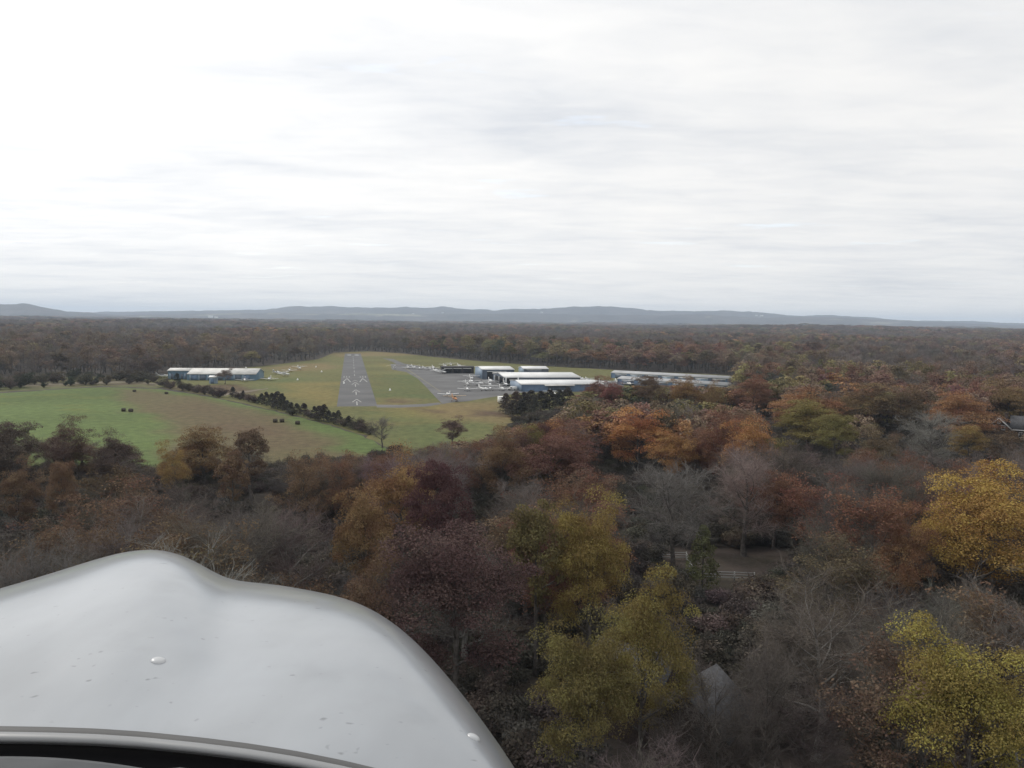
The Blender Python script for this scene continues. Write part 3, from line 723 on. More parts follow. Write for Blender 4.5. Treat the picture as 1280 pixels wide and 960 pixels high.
def pick(px, py, y):
    """kind and colour of a tree from the part of the woods it stands in"""
    r = random.random()
    if px < 470 and py > 560: w = [('bare', 'grey-brown', .72), ('sparse', 'brown', .2), ('bare', 'pale grey', .05), ('leafy', 'brown', .03)]
    elif py > 700: w = [('bare', 'grey-brown', .74), ('sparse', 'brown', .18), ('bare', 'pale grey', .08)]
    elif py > 590: w = [('bare', 'grey-brown', .5), ('sparse', 'russet', .18), ('sparse', 'brown', .2), ('bare', 'pinkish grey', .12)]
    elif py > 540: w = [('bare', 'pinkish grey', .32), ('bare', 'grey-brown', .28), ('sparse', 'russet', .18), ('leafy', 'brown', .12), ('leafy', 'olive', .04), ('leafy', 'russet', .06)]
    else: w = [('bare', 'grey-brown', .2), ('leafy', 'russet', .26), ('leafy', 'brown', .24), ('leafy', 'orange', .1), ('leafy', 'olive', .12), ('leafy', 'maroon', .08)]
    for k, c, p in w:
        r -= p
        if r <= 0: return k, c
    return w[0][0], w[0][1]
cand = []
step = 6.6
for iy in range(int(30 / step), int(320 / step)):
    y0 = iy * step
    for ix in range(int(-0.80 * y0 / step) - 3, int(0.80 * y0 / step) + 4):
        x = ix * step + (iy % 2) * step / 2 + random.uniform(-2.4, 2.4); y = y0 + random.uniform(-2.4, 2.4)
        cand.append((x, y))
cand = np.array(cand)
ok = np.ones(len(cand), bool)
for p in OPEN: ok &= sdist(p, cand[:, 0], cand[:, 1]) < -2.0
for (tx, ty, th, tw_) in TREES: ok &= np.hypot(cand[:, 0] - tx, cand[:, 1] - ty) > min(5.5, tw_ * 0.42)
cand = cand[ok]
HOUSES_XY = [(14, 64, 10), (140, 232, 12)]
near = []; rest = []
for x, y in cand:
    if any(math.hypot(x - a, y - b) < r for a, b, r in HOUSES_XY): continue
    H = random.uniform(13, 19); px, pb = proj(x, y, 0)
    if px < -140 or px > 1420: continue
    if y < 330:
        lim = np.interp(px, SKYX, SKYY); okh = False
        for _ in range(8):
            if proj(x, y, H)[1] >= lim + random.uniform(0, 6): okh = True; break
            H *= 0.9
        if not okh or H < 6.5: continue
    ptop = proj(x, y, H)[1]; hw = 4.2 / y * FPX; bad = False
    for (x0, x1, yt, yc, yd, xd) in HERO:
        if y < yd + 2 and px + hw > x0 + 8 and px - hw < x1 - 8 and ptop < yc - 4: bad = True; break
    for (x0, x1, yt, yb) in FENCE:
        if y < 123 and px + hw > x0 and px - hw < x1 and ptop < yb - 4: bad = True
    if y < 240 and 1236 - hw < px < 1290 + hw and ptop < 542: bad = True
    if y < 62 and 770 < px < 960 and ptop < 905: bad = True
    if y < 130 and px < 640:                                # hidden behind the cowling
        if ptop > np.interp(px, [0, 180, 290, 420, 520, 640], [745, 700, 735, 755, 820, 960]): continue
    if ptop > 985: continue
    if bad:
        H2 = H * 0.62
        if proj(x, y, H2)[1] > 700 and random.random() < 0.6 and not any(y < q[4] + 2 and px + hw > q[0] and px - hw < q[1] and proj(x, y, H2)[1] < q[3] - 4 for q in HERO): H = H2; ptop = proj(x, y, H)[1]
        else: continue
    (near if y < 300 else rest).append((x, y, H, px, ptop))
near.sort(key=lambda t: t[1])
NEAR_MAX = 300 - 50
for x, y, H, px, ptop in near[:NEAR_MAX]:
    k, c = pick(px, ptop, y)
    word = {'bare': 'leafless', 'sparse': 'half-bare', 'leafy': 'leafy'}[k]
    size = 'tall' if H > 16.3 else ('low' if H < 11.5 else 'mid-height')
    pale = k == 'bare' and random.random() < .14
    lab = f'{size} {c} {word} tree ' + ('with whitish trunk ' if pale else '') + (f'in the woods {zone(x, y)}' if not pale else zone(x, y))
    plant(k, x, y, H, random.uniform(10, 14) * (H / 16) ** .5, vary(COLS[c]), lab, lab, bark=BARK_PALE if pale else None)
rest += near[NEAR_MAX:]

# ------------------------------------------------------------------ the rest of the woods: instanced stuff
FARP = [make_proto('leafy', 300 + i, 16, 10, far=True) for i in range(3)] + [make_proto('tall', 320, 17, 8, far=True)] + [make_proto('sparse', 330 + i, 16, 10, far=True) for i in range(2)] + [make_proto('bare', 340 + i, 16, 10, far=True) for i in range(3)]
def merged(P, name):
    """trunk and crown of a far tree as one mesh"""
    ob = bpy.data.meshes.new(name)
    import bmesh as _b
    bm = _b.new(); bm.from_mesh(P['trunk']); n0 = len(bm.faces); bm.from_mesh(P['crown'])
    bm.faces.ensure_lookup_table()
    for f in bm.faces[:n0]: f.material_index = 1
    bm.to_mesh(ob); bm.free(); ob.materials.append(LEAF_I); ob.materials.append(BARK); return ob
FARO = [bpy.data.objects.new('far_tree_shape', merged(P, 'far_tree_shape')) for P in FARP]
def scatter(name, pts, protos, label, cat):
    """pts: list of (x, y, z, scale_xy, scale_z, rot, tint, idx)"""
    me = bpy.data.meshes.new(name); n = len(pts)
    me.vertices.add(n); me.vertices.foreach_set('co', np.array([p[:3] for p in pts], np.float32).ravel())
    for nm, ty, vals, key in (('scl', 'FLOAT_VECTOR', [(p[3], p[3], p[4]) for p in pts], 'vector'), ('rotz', 'FLOAT_VECTOR', [(0, 0, p[5]) for p in pts], 'vector'),
                              ('tint', 'FLOAT_COLOR', [(*p[6], 1) for p in pts], 'color'), ('idx', 'INT', [p[7] for p in pts], 'value')):
        a = me.attributes.new(nm, ty, 'POINT')
        a.data.foreach_set(key, np.array(vals, np.int32 if ty == 'INT' else np.float32).ravel())
    o = link(name, me); tag(o, label, cat, kind='stuff')
    ng = bpy.data.node_groups.new(name, 'GeometryNodeTree')
    ng.interface.new_socket('Geometry', in_out='INPUT', socket_type='NodeSocketGeometry'); ng.interface.new_socket('Geometry', in_out='OUTPUT', socket_type='NodeSocketGeometry')
    gi = ng.nodes.new('NodeGroupInput'); go = ng.nodes.new('NodeGroupOutput'); jn = ng.nodes.new('GeometryNodeJoinGeometry')
    def na(nm, ty):
        q = ng.nodes.new('GeometryNodeInputNamedAttribute'); q.data_type = ty; q.inputs[0].default_value = nm; return q.outputs[0]
    rot = ng.nodes.new('FunctionNodeEulerToRotation'); ng.links.new(na('rotz', 'FLOAT_VECTOR'), rot.inputs[0])
    scl = na('scl', 'FLOAT_VECTOR'); idx = na('idx', 'INT')
    for k, po in enumerate(protos):
        oi = ng.nodes.new('GeometryNodeObjectInfo'); oi.inputs['Object'].default_value = po; oi.inputs['As Instance'].default_value = True; oi.transform_space = 'ORIGINAL'
        cmp_ = ng.nodes.new('FunctionNodeCompare'); cmp_.data_type = 'INT'; cmp_.operation = 'EQUAL'; ng.links.new(idx, cmp_.inputs[2]); cmp_.inputs[3].default_value = k
        ip = ng.nodes.new('GeometryNodeInstanceOnPoints')
        ng.links.new(gi.outputs[0], ip.inputs['Points']); ng.links.new(cmp_.outputs[0], ip.inputs['Selection']); ng.links.new(oi.outputs['Geometry'], ip.inputs['Instance'])
        ng.links.new(rot.outputs[0], ip.inputs['Rotation']); ng.links.new(scl, ip.inputs['Scale']); ng.links.new(ip.outputs[0], jn.inputs[0])
    ng.links.new(jn.outputs[0], go.inputs[0])
    md = o.modifiers.new('scatter', 'NODES'); md.node_group = ng
    return o
IDX = {'leafy': [0, 1, 2], 'tall': [3], 'sparse': [4, 5], 'bare': [6, 7, 8]}
def pick_far(x, y, px):
    g = vnoise(np.array([x]), np.array([y]), 70 + y * 0.05, 77)[0]; r = random.random()
    if px < 420 and y < 1100:
        w = [('bare', 'grey-brown', .5), ('leafy', 'brown', .2), ('sparse', 'brown', .26), ('leafy', 'olive', .04)]
    elif g < 0.36: w = [('bare', 'grey-brown', .62), ('bare', 'pinkish grey', .18), ('sparse', 'brown', .2)]
    elif g < 0.50: w = [('leafy', 'brown', .4), ('sparse', 'russet', .2), ('leafy', 'olive', .2), ('bare', 'grey-brown', .2)]
    elif g < 0.64: w = [('leafy', 'russet', .4), ('leafy', 'orange', .12), ('leafy', 'brown', .28), ('leafy', 'maroon', .1), ('bare', 'grey-brown', .1)]
    else: w = [('leafy', 'olive', .3), ('leafy', 'brown', .3), ('leafy', 'dark green', .08), ('bare', 'grey-brown', .22), ('leafy', 'orange', .1)]
    for k, c, p in w:
        r -= p
        if r <= 0: break
    return k, c
pts = []
def addfar(x, y, H, Wd, px):
    k, c = pick_far(x, y, px)
    if k == 'leafy' and random.random() < .15: k = 'tall'
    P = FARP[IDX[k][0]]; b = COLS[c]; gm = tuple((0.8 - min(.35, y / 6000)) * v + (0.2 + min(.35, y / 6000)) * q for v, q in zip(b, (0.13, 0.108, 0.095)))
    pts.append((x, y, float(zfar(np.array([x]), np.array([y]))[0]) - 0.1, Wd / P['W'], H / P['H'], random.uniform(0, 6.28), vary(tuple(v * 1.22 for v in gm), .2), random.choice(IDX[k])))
for x, y, H, px, ptop in rest: addfar(x, y, H, random.uniform(8, 11.5), px)
def fill(y0, y1, step, hmin, hmax, wmin, wmax):
    gx, gy = [], []
    for iy in range(int(y0 / step), int(y1 / step)):
        yy = iy * step; half = 0.74 * yy
        xs = np.arange(-half, half, step); gx.append(xs + RNG.uniform(-.42, .42, len(xs)) * step); gy.append(yy + RNG.uniform(-.42, .42, len(xs)) * step)
    gx = np.concatenate(gx); gy = np.concatenate(gy); k = np.ones(len(gx), bool)
    for p in OPEN: k &= sdist(p, gx, gy) < -3
    k &= ~cleared(gx, gy)
    for x, y in zip(gx[k], gy[k]):
        px = 640 + FPX * x / y; H = random.uniform(hmin, hmax)
        if y < 440 and 500 < px < 925:                # low growth before the hangars
            while H > 3 and proj(x, y, H)[1] < np.interp(px, SKYX, SKYY): H *= 0.85
            if H < 5: continue
        addfar(x, y, H, random.uniform(wmin, wmax), px)
fill(300, 620, 9.0, 9, 20, 9, 13.5)
fill(620, 1300, 11.5, 10, 22, 11, 17)
fill(1300, 2600, 20, 14, 22, 19, 27)
fill(2600, 5200, 46, 16, 26, 46, 62)
fill(5200, 7400, 95, 18, 30, 100, 130)
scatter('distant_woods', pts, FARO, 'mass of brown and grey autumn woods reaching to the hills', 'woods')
print('far instances', len(pts), 'near', len(TREES))
# undergrowth between the near trunks
UG = []
for q in range(3):
    P = make_proto('shrub', 400 + q, 2.2, 3.2); me = merged(P, 'undergrowth_shape'); UG.append(bpy.data.objects.new('undergrowth_shape', me))
up = []
for y in np.arange(34, 300, 2.5):
    for x in np.arange(-0.76 * y, 0.76 * y, 2.5):
        up.append((x + random.uniform(-1.3, 1.3), y + random.uniform(-1.3, 1.3)))
up = np.array(up); k = np.ones(len(up), bool)
for p in OPEN: k &= sdist(p, up[:, 0], up[:, 1]) < -0.5
k &= np.hypot(up[:, 0] - 14, up[:, 1] - 64) > 8.5
LAWN = GP([(812, 682), (960, 684), (1010, 700), (975, 728), (940, 748), (870, 752), (826, 720)])
k &= ~inside(LAWN, up[:, 0], up[:, 1])
upts = []
for x, y in up[k]:
    if fbm(np.array([x]), np.array([y]), 16, 91)[0] < 0.30: continue
    s_ = random.uniform(.7, 1.9)
    upts.append((x, y, -0.05, s_ * 1.15, s_, random.uniform(0, 6.28), vary(random.choice([(0.092, 0.08, 0.07), (0.10, 0.082, 0.066), (0.08, 0.072, 0.058)])), random.randrange(3)))
scatter('undergrowth', upts, UG, 'tangled grey-brown brush covering the floor of the near woods', 'undergrowth')

# ------------------------------------------------------------------ hangars and other buildings
BLUE = mat('blue_sheet_metal', (0.115, 0.175, 0.27), 0.5, 0.4, noise=(0.4, 0.12)); SLATE = mat('slate_blue_sheet', (0.10, 0.125, 0.165), 0.55, 0.4, noise=(0.4, 0.15))
PALEB = mat('pale_blue_sheet', (0.24, 0.31, 0.40), 0.5, 0.4, noise=(0.4, 0.1)); WROOF = mat('white_metal_roof', (0.70, 0.70, 0.69), 0.5, 0.4, noise=(0.15, 0.1)); GROOF = mat('weathered_pale_roof', (0.60, 0.59, 0.56), 0.7, 0.3, noise=(0.2, 0.18))  # the pale blue also serves as painted side light on hangar end walls
WHITE = mat('white_trim', (0.75, 0.75, 0.73), 0.5, 0.4); DARK = mat('painted_doorway_shade', (0.02, 0.02, 0.022), 0.9, 0.1); DKB = mat('dark_brown_siding', (0.05, 0.046, 0.043), 0.8, 0.2, noise=(0.5, 0.3))  # the near-black is painted shade inside open hangar doorways
GREYROOF = mat('grey_roof', (0.36, 0.365, 0.37), 0.6, 0.3, noise=(0.2, 0.15))
def slab(mb, quad, th):
    """a sloped sheet with thickness th below it"""
    q = [Vector(p) for p in quad]; n = (q[1] - q[0]).cross(q[3] - q[0]).normalized(); n = n if n.z > 0 else -n
    P = q + [p - n * th for p in q]
    mb.add(P, [[0, 1, 2, 3], [7, 6, 5, 4], [0, 4, 5, 1], [1, 5, 6, 2], [2, 6, 7, 3], [3, 7, 4, 0]])
def gable_walls(mb, L, D, e, r, x0=0.0, y0=0.0):
    x1 = x0 + L; y1 = y0 + D; ym = (y0 + y1) / 2
    V = [(x0, y0, 0), (x1, y0, 0), (x1, y1, 0), (x0, y1, 0), (x0, y0, e), (x1, y0, e), (x1, y1, e), (x0, y1, e), (x0, ym, r), (x1, ym, r)]
    mb.add(V, [[0, 1, 5, 4], [2, 3, 7, 6], [3, 0, 4, 8, 7], [1, 2, 6, 9, 5]])
def gable_roof(mb, L, D, e, r, ov, th, x0=0.0, y0=0.0):
    ym = y0 + D / 2; sl = (r - e) / (D / 2); a, b = x0 - ov, x0 + L + ov; g = 0.05
    slab(mb, [(a, y0 - ov, e - sl * ov + g), (b, y0 - ov, e - sl * ov + g), (b, ym, r + g), (a, ym, r + g)], th)
    slab(mb, [(b, y0 + D + ov, e - sl * ov + g), (a, y0 + D + ov, e - sl * ov + g), (a, ym, r + g + .003), (b, ym, r + g + .003)], th)
AZ_AC = math.atan2(AC.y, AC.x)
def hangar(px, py, L, D, e, r, wallm, endm, roofm, label, doors=(), end_door=None, posts=(), canopy=None, rz=None, group=None, roofth=0.35):
    root = empty('hangar', G(px, py), AZ_AC if rz is None else rz); tag(root, label, 'hangar', group)
    mb = MB(); gable_walls(mb, L, D, e, r); w = mb.build('wall', wallm, root)
    if endm is not wallm:                      # side light painted in on the end wall: a paler skin 6 cm proud
        mb = MB(); V = [(-.06, 0, 0), (-.06, D, 0), (-.06, D, e - .1), (-.06, D / 2, r - .1), (-.06, 0, e - .1)]
        mb.add(V + [(v[0] + .05, v[1], v[2]) for v in V], [[0, 1, 2, 3, 4], [9, 8, 7, 6, 5]] + [[k, k + 5, (k + 1) % 5 + 5, (k + 1) % 5] for k in range(5)]); mb.build('painted_lit_end_wall', endm, root)
    mb = MB(); gable_roof(mb, L, D, e, r, 0.35, roofth); mb.build('roof', roofm, root)
    for x0, x1, h, m_ in doors:
        mb = MB(); box(mb, x0, x1, -0.08, -0.003, 0.02, h); d = mb.build('door', m_, root)  # near-black ones stand in for the shade of an open doorway
        n = max(2, int((x1 - x0) / 3)); 
        for q in range(1, n):
            x = x0 + (x1 - x0) * q / n; mb = MB(); box(mb, x - .06, x + .06, -.13, -.083, .05, h - .05); mb.build('door_rib', wallm, d)
        mb = MB(); box(mb, x0 - .2, x1 + .2, -.28, -.01, h + .02, h + .32); mb.build('door_track', WHITE, root)
    if end_door:
        y0, y1, h, m_ = end_door; mb = MB(); box(mb, -.16, -.065, y0, y1, .02, h); mb.build('door', m_, root)  # dark slab painted as the shade inside the open end doorway
        for yy in (y0, (y0 + y1) / 2, y1): mb = MB(); box(mb, -.45, -.17, yy - .28, yy + .28, 0, h + .1); mb.build('door_post', WHITE, root)
    for x in posts: mb = MB(); box(mb, x - .3, x + .3, -.34, -.09, 0, e - .15); mb.build('door_post', WHITE, root)
    if canopy:
        x0, x1, z = canopy; mb = MB(); slab(mb, [(x0, -2.2, z - .5), (x1, -2.2, z - .5), (x1, -.02, z), (x0, -.02, z)], .2); mb.build('canopy', GROOF, root)
    for x in (0, L):
        mb = MB(); box(mb, x - .12, x + .12, -.15, -.02, 0, e - .05); mb.build('corner_trim', wallm, root)
    return root
hangar(652, 489.5, 44, 30, 3.9, 5.0, BLUE, PALEB, WROOF, 'blue metal hangar with end wall painted as lit and door canopy behind dark conifers', doors=[(14, 26, 3.2, SLATE)], canopy=(12, 28, 3.75))
hangar(631, 482, 44, 38, 4.9, 6.3, SLATE, SLATE, WROOF, 'large white-roofed hangar with white door posts behind the blue hangar', doors=[(1.2, 7, 4.2, DARK)], end_door=(3, 30, 4.0, DARK), posts=(0.6, 7.6), roofth=0.6)
hangar(603, 474, 20, 30, 6.2, 7.3, SLATE, PALEB, WROOF, 'tall slate-blue hangar with white roof beside the dark shed', doors=[(3, 15, 4.6, DARK)])
hangar(655, 468.5, 17, 18, 4.2, 5.4, SLATE, PALEB, WROOF, 'small far hangar with bright white roof at the woods edge', doors=[(2, 12, 3.2, SLATE)])
hangar(552.5, 466.6, 22, 9, 4.3, 4.9, DKB, DKB, mat('dark_flat_roof', (0.075, 0.07, 0.068), 0.8, 0.2, noise=(.3, .3)), 'low dark brown open shed at the edge of the apron', doors=[(1.5, 7, 3.2, DARK), (8, 13.5, 3.2, DARK), (14.5, 20, 3.2, DARK)])
for (a, b, lab) in (((772, 480.5), (915, 490.5), 'long row hangar with pale grey roof and blue wall, the nearer of two rows'), ((764, 472.3), (918, 481), 'long row hangar with pale grey roof, the farther of two rows')):
    A, B = G(*a), G(*b); L = (B - A).length
    hangar(a[0], a[1], L, 9.5, 3.6, 4.8, BLUE, BLUE, GREYROOF, lab, doors=[(3 + q * 11, 11 + q * 11, 2.6, PALEB if q % 2 else SLATE) for q in range(int((L - 4) / 11))], rz=math.atan2(B.y - A.y, B.x - A.x))

def long_hangar():
    A, B = G(233.5, 475.3), G(319.5, 475.6); L = (B - A).length; rz = math.atan2(B.y - A.y, B.x - A.x)
    root = empty('hangar', A, rz); tag(root, 'long low blue hangar with stepped pale roof, apart across the runway', 'hangar')
    D = 27; e = 3.7; r = 6.2; ym = D / 2; sl = (r - e) / ym; rec = 7.5; L2 = 12.5; e2 = e + sl * rec
    mb = MB(); gable_walls(mb, L, D, e, r)
    V = [(-L2, rec, 0), (0, rec, 0), (0, D, 0), (-L2, D, 0), (-L2, rec, e2), (0, rec, e2), (0, D, e), (-L2, D, e), (-L2, ym, r), (0, ym, r)]
    mb.add(V, [[0, 1, 5, 4], [2, 3, 7, 6], [3, 0, 4, 8, 7]]); mb.build('wall', mat('teal_blue_sheet', (0.12, 0.20, 0.28), .5, .4, noise=(.4, .15)), root)
    mb = MB(); o = .4; g = .06
    slab(mb, [(0, -o, e - sl * o + g), (L + o, -o, e - sl * o + g), (L + o, ym, r + g), (0, ym, r + g)], .25)
    slab(mb, [(-L2 - o, rec - o, e2 - sl * o + g), (-.002, rec - o, e2 - sl * o + g), (-.002, ym, r + g), (-L2 - o, ym, r + g)], .25)
    slab(mb, [(L + o, D + o, e - sl * o + g), (-L2 - o, D + o, e - sl * o + g), (-L2 - o, ym, r + g + .003), (L + o, ym, r + g + .003)], .25)
    mb.build('roof', GROOF, root)
    x = 1.4; k = 0
    while x < L - 6:                                  # sliding doors between pale jambs
        if not 15 < x < 30 or True:
            mb = MB(); box(mb, x + .9, x + 4.3, -.1, -.005, .02, 3.0); d = mb.build('door', SLATE if k % 2 else BLUE, root)
            mb = MB(); box(mb, x, x + .85, -.14, -.006, .02, 3.3); mb.build('door_jamb', PALEB, root)
        x += 4.9; k += 1
    for x in (-11.8, -8.6, -3.4, -0.9):
        mb = MB(); box(mb, x, x + .9, rec - .14, rec - .006, .02, 3.4); mb.build('door_jamb', PALEB, root)
    for x in (-10.8, -7.5, -5.4, -2.4):
        mb = MB(); box(mb, x, x + 1.45, rec - .1, rec - .005, .02, 3.2); mb.build('door', SLATE, root)
    mb = MB(); revolve(mb, [(.25, 0), (.3, .5), (.55, .55), (.5, .8), (0.05, .95)], 'z', 10); v = mb.build('roof_vent', WHITE, root); v.location = (L - 8, ym, r - .1)
long_hangar()
def shed(px, py, label):
    root = empty('shed', G(px, py), 0.05); tag(root, label, 'shed'); mb = MB(); gable_walls(mb, 3.6, 3.4, 3.6, 4.3); mb.build('wall', PALEB, root)
    mb = MB(); gable_roof(mb, 3.6, 3.4, 3.6, 4.3, .3, .15); mb.build('roof', WHITE, root); mb = MB(); box(mb, .8, 2.6, -.07, -.003, .02, 2.4); mb.build('door', BLUE, root)
shed(261.5, 479.5, 'small pale blue shed with white roof standing before the long hangar')

BRICK = mat('brown_brick', (0.078, 0.06, 0.053), 0.9, 0.15, noise=(6, 0.3)); SHING = mat('grey_shingles', (0.085, 0.085, 0.09), 0.9, 0.15, noise=(3, 0.3)); GLASS = mat('window_glass', (0.03, 0.035, 0.04), 0.08, 0.6)
def window(root, x, y, z, w, h, ny=-1):
    mb = MB(); t = .14
    for a, b, c, d in ((x - w / 2 - t, x + w / 2 + t, z - t, z), (x - w / 2 - t, x + w / 2 + t, z + h, z + h + t), (x - w / 2 - t, x - w / 2, z + .002, z + h - .002), (x + w / 2, x + w / 2 + t, z + .002, z + h - .002), (x - .035, x + .035, z + .002, z + h - .002)):
        box(mb, a, b, y - .09, y - .004, c, d)
    f = mb.build('window', WHITE, root); mb = MB(); box(mb, x - w / 2, x + w / 2, y - .035, y - .003, z, z + h); mb.build('pane', GLASS, f)
def house(name, loc, rz, L, D, e, r, label, wins, chim=None, rake=True, wing=None):
    root = empty(name, loc, rz); tag(root, label, 'house')
    # gable faces local -y: ridge runs along y
    mb = MB(); V = [(-L / 2, 0, 0), (L / 2, 0, 0), (L / 2, D, 0), (-L / 2, D, 0), (-L / 2, 0, e), (L / 2, 0, e), (L / 2, D, e), (-L / 2, D, e), (0, 0, r), (0, D, r)]
    mb.add(V, [[0, 1, 5, 8, 4], [2, 3, 7, 9, 6], [1, 2, 6, 5], [3, 0, 4, 7]]); mb.build('wall', BRICK, root)
    mb = MB(); sl = (r - e) / (L / 2); o = .45
    slab(mb, [(-L / 2 - o, -o, e - sl * o + .06), (0, -o, r + .06), (0, D + o, r + .06), (-L / 2 - o, D + o, e - sl * o + .06)], .12)
    slab(mb, [(L / 2 + o, D + o, e - sl * o + .06), (0, D + o, r + .063), (0, -o, r + .063), (L / 2 + o, -o, e - sl * o + .06)], .12)
    rf = mb.build('roof', SHING, root)
    if rake:
        for s_ in (-1, 1):
            mb = MB(); bar(mb, (s_ * (L / 2 + o), -o - .04, e - sl * o - .10), (s_ * .02, -o - .04 - .003 * s_, r - .10), .09, .34); mb.build('rake_board', WHITE, root)
    for w in wins: window(root, w[0], 0, w[1], w[2], w[3])
    if chim:
        mb = MB(); x, y, h = chim; box(mb, x - .5, x + .5, y - .4, y + .4, e, h); box(mb, x - .6, x + .6, y - .5, y + .5, h + .002, h + .2); mb.build('chimney', BRICK, root)
    if wing:
        x0, x1, y0, y1, e2, r2, ww = wing; ym = (y0 + y1) / 2
        mb = MB(); V = [(x0, y0, 0), (x1, y0, 0), (x1, y1, 0), (x0, y1, 0), (x0, y0, e2), (x1, y0, e2), (x1, y1, e2), (x0, y1, e2), (x0, ym, r2), (x1, ym, r2)]
        mb.add(V, [[0, 1, 5, 4], [2, 3, 7, 6], [3, 0, 4, 8, 7], [1, 2, 6, 9, 5]]); mb.build('wing_wall', BRICK, root)
        mb = MB(); gable_roof(mb, x1 - x0, y1 - y0, e2, r2, .4, .12, x0, y0); mb.build('wing_roof', SHING, root)
        mb = MB(); box(mb, x0 - .4, x1 + .4, y0 - .52, y0 - .41, e2 - .5, e2 - .2); mb.build('gutter', WHITE if rake else SHING, root)
        for w in ww: window(root, w[0], y0, w[1], w[2], w[3])
    return root
pk = G(860, 866, 7.2)
house('house', (pk.x, pk.y, 0), R(-34), 6.4, 6.0, 4.6, 7.2, 'brown brick house with grey shingle roof half hidden under the olive-gold tree', [], rake=False, wing=(-10.5, -3.7, 2.5, 9.5, 5.2, 7.2, [(-8.9, 3.0, .9, 1.3)]))
pk = G(1249, 522.5, 8.2)
house('house', (pk.x, pk.y, 0), R(-32), 6.4, 7, 5.2, 8.2, 'gabled brown house with white rake boards and grey roof among trees', [(-1.2, 4.7, .8, 1.2), (1.2, 4.7, .8, 1.2), (0, 6.6, .5, .6)], chim=(1.9, 5.2, 9.2),
      wing=(3.3, 12, 1.8, 9.2, 5.0, 8.7, [(6, 2.5, 1.0, 1.4), (9, 2.5, 1.0, 1.4)]))
FAR = mat('far_white_siding', (0.72, 0.72, 0.70), .7, .2)
far_b = [(1090, 420.5, 2500, 26), (260, 397, 7000, 40), (268, 397.5, 7050, 30), (951, 395.3, 8900, 30), (944, 395, 8900, 24), (918, 399.5, 8300, 28), (870, 402, 7900, 26), (515, 393, 8900, 24), (552, 391.5, 9000, 22), (1062, 419, 2700, 16), (676, 391, 9000, 26)]
for px, py, dist, w in far_b:
    d = ray(px, py); t = dist / d.y; z = max(0, CAM_H + d.z * t)
    root = empty('farmhouse', (d.x * t, dist, z - 1), random.uniform(-.3, .3)); tag(root, 'tiny white building far away near the hills', 'building', 'far white buildings')
    mb = MB(); gable_walls(mb, w, w * .5, w * .28 + 2, w * .4 + 2); mb.build('wall', FAR, root); mb = MB(); gable_roof(mb, w, w * .5, w * .28 + 2, w * .4 + 2, .5, .4); mb.build('roof', GROOF, root)

# ------------------------------------------------------------------ fence, trailer, van, bales, markers
FENCEW = mat('white_fence_rail', (0.36, 0.36, 0.35), .6, .3)
def fence(pp, label, name='rail_fence'):
    P = [G(a, b, 1.15) for a, b in pp]; o = Vector((P[0].x, P[0].y, 0)); root = empty(name, o); tag(root, label, 'fence', None)
    P = [Vector((p.x, p.y, 0)) - o for p in P]
    for a, b in zip(P, P[1:]):
        n = max(1, round((b - a).length / 2.4))
        for q in range(n + 1):
            c = a + (b - a) * q / n
            if q or a is P[0]: mb = MB(); box(mb, c.x - .07, c.x + .07, c.y - .07, c.y + .07, 0, 1.28); mb.build('post', FENCEW, root)
        for zz in (.42, .80, 1.16):
            mb = MB(); dd = (b - a).normalized() * .08; bar(mb, a + dd + Vector((0, 0, zz)), b - dd + Vector((0, 0, zz)), .05, .14); mb.build('rail', FENCEW, root)
fence([(828, 690.5), (858, 690.8), (867, 712.5)], 'angled white rail fence at the grassy clearing, the higher run')
fence([(869, 713.8), (943, 716.5)], 'straight white rail fence below the small conifer')
struct(sheet('clearing', LAWN, 0.006, 2.0, lambda x, y: blend(np.tile(np.array([.062, .050, .043]), (len(x), 1)), (fbm(x, y, 5, 3) - .4) * 2, (.07, .062, .045)), TURF, .3))

RUB = mat('rubber', (0.02, 0.02, 0.02), .8, .2)
def wheel(root, x, y, r, w=.22, z=None):
    mb = MB(); revolve(mb, [(r * .55, -w / 2), (r * .95, -w / 2), (r, -w / 4), (r, w / 4), (r * .95, w / 2), (r * .55, w / 2)], 'x', 14); o = mb.build('wheel', RUB, root); o.location = (x, y, r if z is None else z)
    return o
def trailer():
    root = empty('box_trailer', G(627.2, 504.3), R(10)); tag(root, 'white box trailer standing alone beside the dark conifers', 'trailer')
    mb = MB(); box(mb, -1.55, 1.55, -2.2, 2.2, .55, 2.95); mb.build('body', WHITE, root)
    for x in np.linspace(-1.3, 1.3, 5): mb = MB(); box(mb, x - .05, x + .05, -2.25, -2.203, .6, 2.85); mb.build('rib', WHITE, root)
    for s_ in (-1, 1):
        for yy in (-.5, .5): wheel(root, s_ * 1.3, yy, .36)
    mb = MB(); box(mb, -1.6, 1.6, -2.3, 2.25, 2.953, 3.05); mb.build('roof', WHITE, root); mb = MB(); bar(mb, (0, 2.2, .5), (0, 3.4, .5), .12, .12); bar(mb, (0, 3.3, .5), (0, 3.3, .02), .1, .1); mb.build('tow_bar', RUB, root)
trailer()
